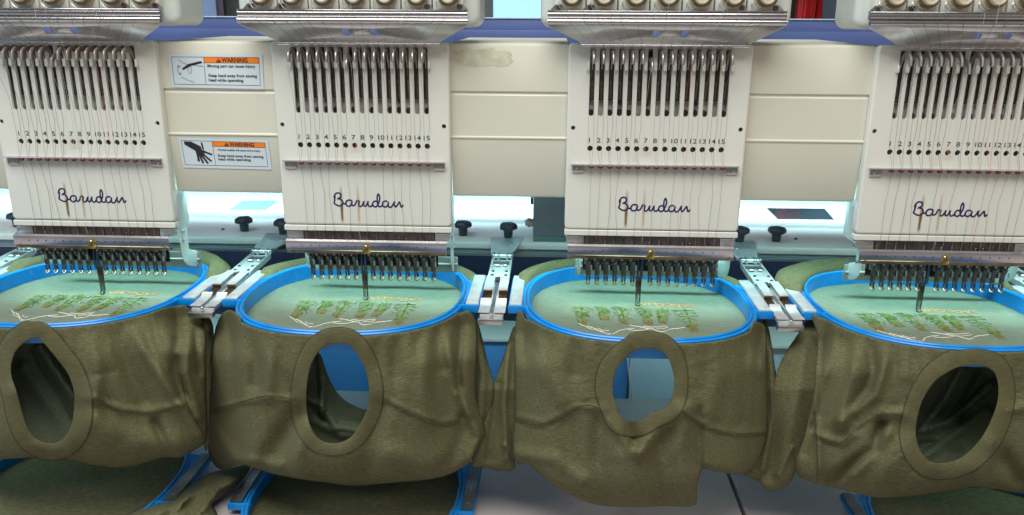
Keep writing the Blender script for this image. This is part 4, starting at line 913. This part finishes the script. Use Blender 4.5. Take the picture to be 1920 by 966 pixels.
# --- third shirt
shirt(1, 'olive t-shirt hanging from the third hoop, pale grey stand seen through its dented collar',
      [(984, 598), (974, 582), (966, 612), (964, 700), (965, 780), (960, 836), (967, 866), (988, 868)],
      [(1339, 884), (1391, 888), (1416, 872), (1431, 844), (1439, 812), (1439, 740), (1438, 652), (1434, 612), (1414, 602)],
      [(1020, 896), (1068, 928), (1116, 946), (1180, 951), (1251, 949), (1302, 948), (1307, 915), (1316, 878)],
      [(1192, 656), (1228, 654), (1251, 668), (1263, 700), (1263, 736), (1250, 764), (1222, 775), (1196, 790), (1166, 786), (1154, 756), (1148, 728), (1154, 696), (1170, 674)], 28,
      [([(1128, 772), (1180, 835), (1200, 850)], 11, 8), ([(1275, 768), (1240, 800), (1200, 845)], 12, 8), ([(1185, 800), (1190, 835)], 10, -9), ([(1040, 640), (1030, 700), (1060, 750)], 18, 6), ([(1085, 640), (1080, 700)], 14, -5), ([(970, 780), (1020, 792), (1080, 762), (1125, 765)], 6, 2.5),
       ([(1125, 780), (1120, 860), (1140, 940)], 16, -8), ([(1170, 860), (1180, 945)], 20, 6), ([(1245, 810), (1225, 870), (1235, 945)], 15, -8), ([(1285, 770), (1275, 850), (1290, 940)], 14, 8), ([(1310, 770), (1312, 870)], 9, -7), ([(1280, 772), (1330, 800), (1390, 815), (1438, 808)], 6, 2.5), ([(1340, 640), (1350, 700), (1330, 770)], 20, 6), ([(1390, 640), (1400, 720), (1395, 790)], 16, -5), ([(990, 610), (1000, 650)], 8, -5),
       ([(960, 850), (1040, 862), (1090, 900)], 14, 6), ([(1060, 800), (1070, 880)], 22, -5), ([(1420, 620), (1430, 700)], 7, 5)],
      [[(966, 784), (1005, 797), (1050, 782), (1090, 760), (1124, 764)], [(1280, 770), (1320, 798), (1370, 812), (1438, 812)]],
      [('near_sleeve', [(964, 612), (950, 650), (925, 724), (904, 780), (884, 868), (905, 876), (932, 882), (964, 880), (966, 850), (978, 760), (976, 640)], -.10, [([(952, 650), (945, 760), (950, 860)], 7, 9), ([(935, 720), (915, 860)], 8, -7), ([(945, 835), (962, 850)], 4, 8)], 71, OLIVE),
       ('far_sleeve', [(1428, 612), (1440, 610), (1452, 680), (1462, 760), (1466, 830), (1455, 880), (1436, 903), (1394, 888), (1410, 860), (1425, 760)], -.09, [([(1446, 660), (1450, 780), (1430, 880)], 7, 8)], 72, OLIVE)],
      29, [(16, 88, 5, .010, .0, 0, .0), (92, 166, 6, .0145, .003, 0, .0)])
# --- first shirt
shirt(-1, 'olive t-shirt hanging from the leftmost hoop, shiny creases right of its collar',
      [(-150, 560), (-180, 600), (-185, 760), (-170, 850)],
      [(340, 858), (360, 846), (385, 830), (389, 800), (386, 720), (386, 640), (376, 596), (345, 572)],
      [(-80, 875), (0, 862), (60, 858), (96, 856), (128, 861), (172, 872), (216, 877), (260, 872), (304, 858)],
      [(66, 632), (80, 640), (104, 668), (128, 700), (139, 732), (140, 760), (134, 800), (116, 826), (92, 832), (66, 822), (48, 795), (32, 740), (20, 700), (24, 668), (40, 646)], 30,
      [([(250, 620), (290, 690), (340, 760), (372, 815)], 12, 11), ([(215, 630), (245, 700), (270, 750)], 18, -8), ([(170, 640), (185, 700), (175, 745)], 14, 6), ([(175, 745), (230, 768), (290, 770), (340, 758)], 6, 4), ([(180, 790), (260, 830), (330, 840)], 26, 9), ([(200, 760), (230, 820)], 20, -6), ([(330, 640), (328, 700), (340, 740)], 10, -9), ([(310, 605), (330, 660)], 12, 7), ([(355, 600), (350, 700), (372, 780)], 8, 8), ([(290, 790), (318, 850)], 9, -8),
       ([(28, 732), (60, 770), (104, 812)], 7, 5), ([(145, 770), (150, 850)], 18, -6), ([(10, 740), (40, 850)], 20, 5), ([(70, 835), (130, 850)], 12, 4), ([(366, 620), (374, 700)], 5, -8)],
      [[(172, 742), (220, 765), (280, 772), (338, 758)], [(340, 700), (352, 760), (386, 816)]],
      [('shirt_inside', [(0, 640), (50, 612), (110, 625), (155, 700), (160, 790), (145, 850), (90, 856), (25, 810), (0, 720)], -.095, [([(75, 650), (110, 700), (140, 745)], 7, 14), ([(45, 690), (90, 760), (130, 810)], 14, 10), ([(60, 650), (90, 700), (140, 780)], 8, -10)], 81, INNER_LIT),
       ('far_sleeve', [(372, 588), (395, 600), (400, 640), (395, 740), (391, 828), (384, 838), (376, 740), (376, 640)], -.09, [([(388, 620), (388, 800)], 6, 6)], 82, OLIVE)],
      43, [(12, 88, 7, .0145, .006, 0, .0), (92, 166, 8, .014, .004, 0, .0)])
# --- fourth shirt
shirt(2, 'olive t-shirt hanging from the rightmost hoop, dark folds inside its tilted oval collar',
      [(1538, 596), (1522, 592), (1534, 645), (1524, 740), (1508, 820), (1490, 866), (1500, 896), (1528, 906)],
      [(2060, 880), (2080, 760), (2090, 620), (2040, 600)],
      [(1580, 918), (1636, 932), (1700, 932), (1780, 922), (1835, 914), (1920, 926), (2000, 920)],
      [(1803, 686), (1839, 685), (1863, 696), (1872, 720), (1871, 752), (1859, 788), (1839, 824), (1807, 856), (1775, 868), (1744, 866), (1724, 844), (1716, 812), (1720, 780), (1730, 748), (1751, 716), (1775, 698)], 30,
      [([(1600, 622), (1598, 700), (1575, 790)], 13, 9), ([(1570, 610), (1562, 700), (1530, 800)], 13, -7), ([(1630, 640), (1640, 700), (1600, 780)], 14, -9), ([(1665, 660), (1640, 740), (1580, 790)], 11, 12), ([(1655, 790), (1640, 840), (1560, 900)], 11, -14), ([(1660, 815), (1600, 890)], 12, 9), ([(1530, 815), (1580, 830), (1600, 815)], 6, 5), ([(1540, 640), (1530, 780), (1510, 850)], 7, -6), ([(1650, 778), (1690, 775)], 10, 6),
       ([(1700, 830), (1720, 900)], 16, 6), ([(1680, 850), (1640, 920)], 20, 6), ([(1860, 830), (1840, 905)], 14, 9), ([(1890, 770), (1930, 760)], 8, 5), ([(1880, 860), (1910, 900)], 18, -12), ([(1700, 700), (1690, 640)], 14, 4), ([(1533, 660), (1530, 760), (1538, 880)], 5, 6), ([(1780, 900), (1830, 880)], 16, 5)],
      [[(1527, 812), (1560, 830), (1585, 824), (1610, 800), (1655, 776), (1694, 778)], [(1527, 770), (1532, 840), (1532, 900)]],
      [('shirt_inside', [(1700, 780), (1740, 690), (1800, 670), (1880, 680), (1885, 760), (1850, 840), (1790, 880), (1730, 875), (1700, 830)], -.075, [([(1805, 690), (1770, 750), (1725, 810)], 6, 20), ([(1722, 812), (1780, 790), (1860, 720)], 6, 18), ([(1735, 855), (1790, 815), (1850, 770)], 9, 14), ([(1840, 700), (1800, 770)], 14, -16), ([(1730, 830), (1800, 840)], 10, -8)], 91, INNER_LIT),
       ('near_sleeve', [(1545, 600), (1522, 594), (1500, 620), (1458, 692), (1446, 780), (1428, 880), (1428, 905), (1440, 920), (1474, 912), (1495, 880), (1540, 780), (1550, 650)], -.10, [([(1512, 640), (1496, 740), (1462, 890)], 13, 6), ([(1472, 690), (1452, 800), (1440, 890)], 12, -4), ([(1485, 840), (1460, 890)], 5, 4)], 92, OLIVE)],
      57, [(16, 88, 9, .014, .0, 0, .0), (92, 172, 10, .0165, .006, 0, .0)])
# ================================================================== SPARE HOOPED SHIRTS ON THE FRONT TABLE
def spare(loc, lab1, lab2, rz=0):
    h = place_hoop(hoop, loc, lab1, 'spare hoops lying on the front table', rz)
    for c in h.children:
        if c.name.startswith('side_plate'): c.data = c.data.copy(); c.data.materials[0] = mat('dull_side_plate', (0.30, 0.27, 0.26), .3, .9, var=.2, scale=30)
    t = empty('t_shirt', loc); t.rotation_euler.z = rz; tag(t, lab2, 't-shirt', 'olive shirts in the spare hoops')
    b = MB(); n = 72; R_ = 10; vs = [(0, 0, -.0190)]; fs = []
    for j in range(1, R_+1):
        for k in range(n): x, y = sup(2*math.pi*k/n, (HR-.001)*j/R_); vs.append((x, y, -.0190+.0005*math.sin(x*50)*math.sin(y*44)))
    for k in range(n): fs.append((0, 1+k, 1+(k+1) % n))
    for j in range(R_-1):
        for k in range(n): a = 1+j*n; fs.append((a+k, a+n+k, a+n+(k+1) % n, a+(k+1) % n))
    b.add(vs, fs); b.build('hooped_panel', OLIVE, t, smooth=80)
    return t
s1 = spare((-.022, -.050, -.508), 'spare blue hoop lying on the front table below the second shirt', 'olive shirt stretched in the spare hoop below the second shirt')
s2 = spare((-.460, -.052, -.508), 'spare blue hoop lying on the front table at the lower left corner', 'olive shirt stretched in the spare hoop at the lower left corner')
s3 = spare((.880, -.105, -.508), 'spare blue hoop lying on the front table at the lower right corner', 'olive shirt stretched in the spare hoop at the lower right corner')
def table_cloth(parent, poly, folds, seed, z=-.497):
    """loose cloth lying over the hoop edge on the front table"""
    def Yf(u, v):
        y = np.array([at(a, b_, Z=z).y for a, b_ in zip(u.tolist(), v.tolist())])
        h = vnoise(u, v, seed, 50)*.003
        for pts, w, amp in folds: h = h+amp*.001*np.exp(-(segdist(u, v, pts)/w)**2)
        d = segdist(u, v, PS+[PS[0]]); h = h-.016*np.exp(-(d/8)**1.5)
        return y-h*1.6
    PS = sm(poly, True, 4); return cloth_patch('loose_sleeve', PS, [], Yf, parent, OLIVE, step=4.0)
table_cloth(s1, [(470, 872), (430, 878), (392, 888), (352, 912), (318, 935), (262, 952), (215, 985), (300, 1010), (400, 1000), (408, 965), (398, 945), (425, 925), (452, 902)],
            [([(440, 885), (390, 905), (350, 935), (290, 965)], 9, 9), ([(455, 895), (410, 915), (385, 950), (340, 985)], 8, 10), ([(420, 890), (370, 915), (320, 945)], 5, -7), ([(400, 925), (365, 960), (320, 990)], 5, -8), ([(360, 920), (330, 960)], 4, 5), ([(405, 880), (380, 900)], 5, 5)], 7)
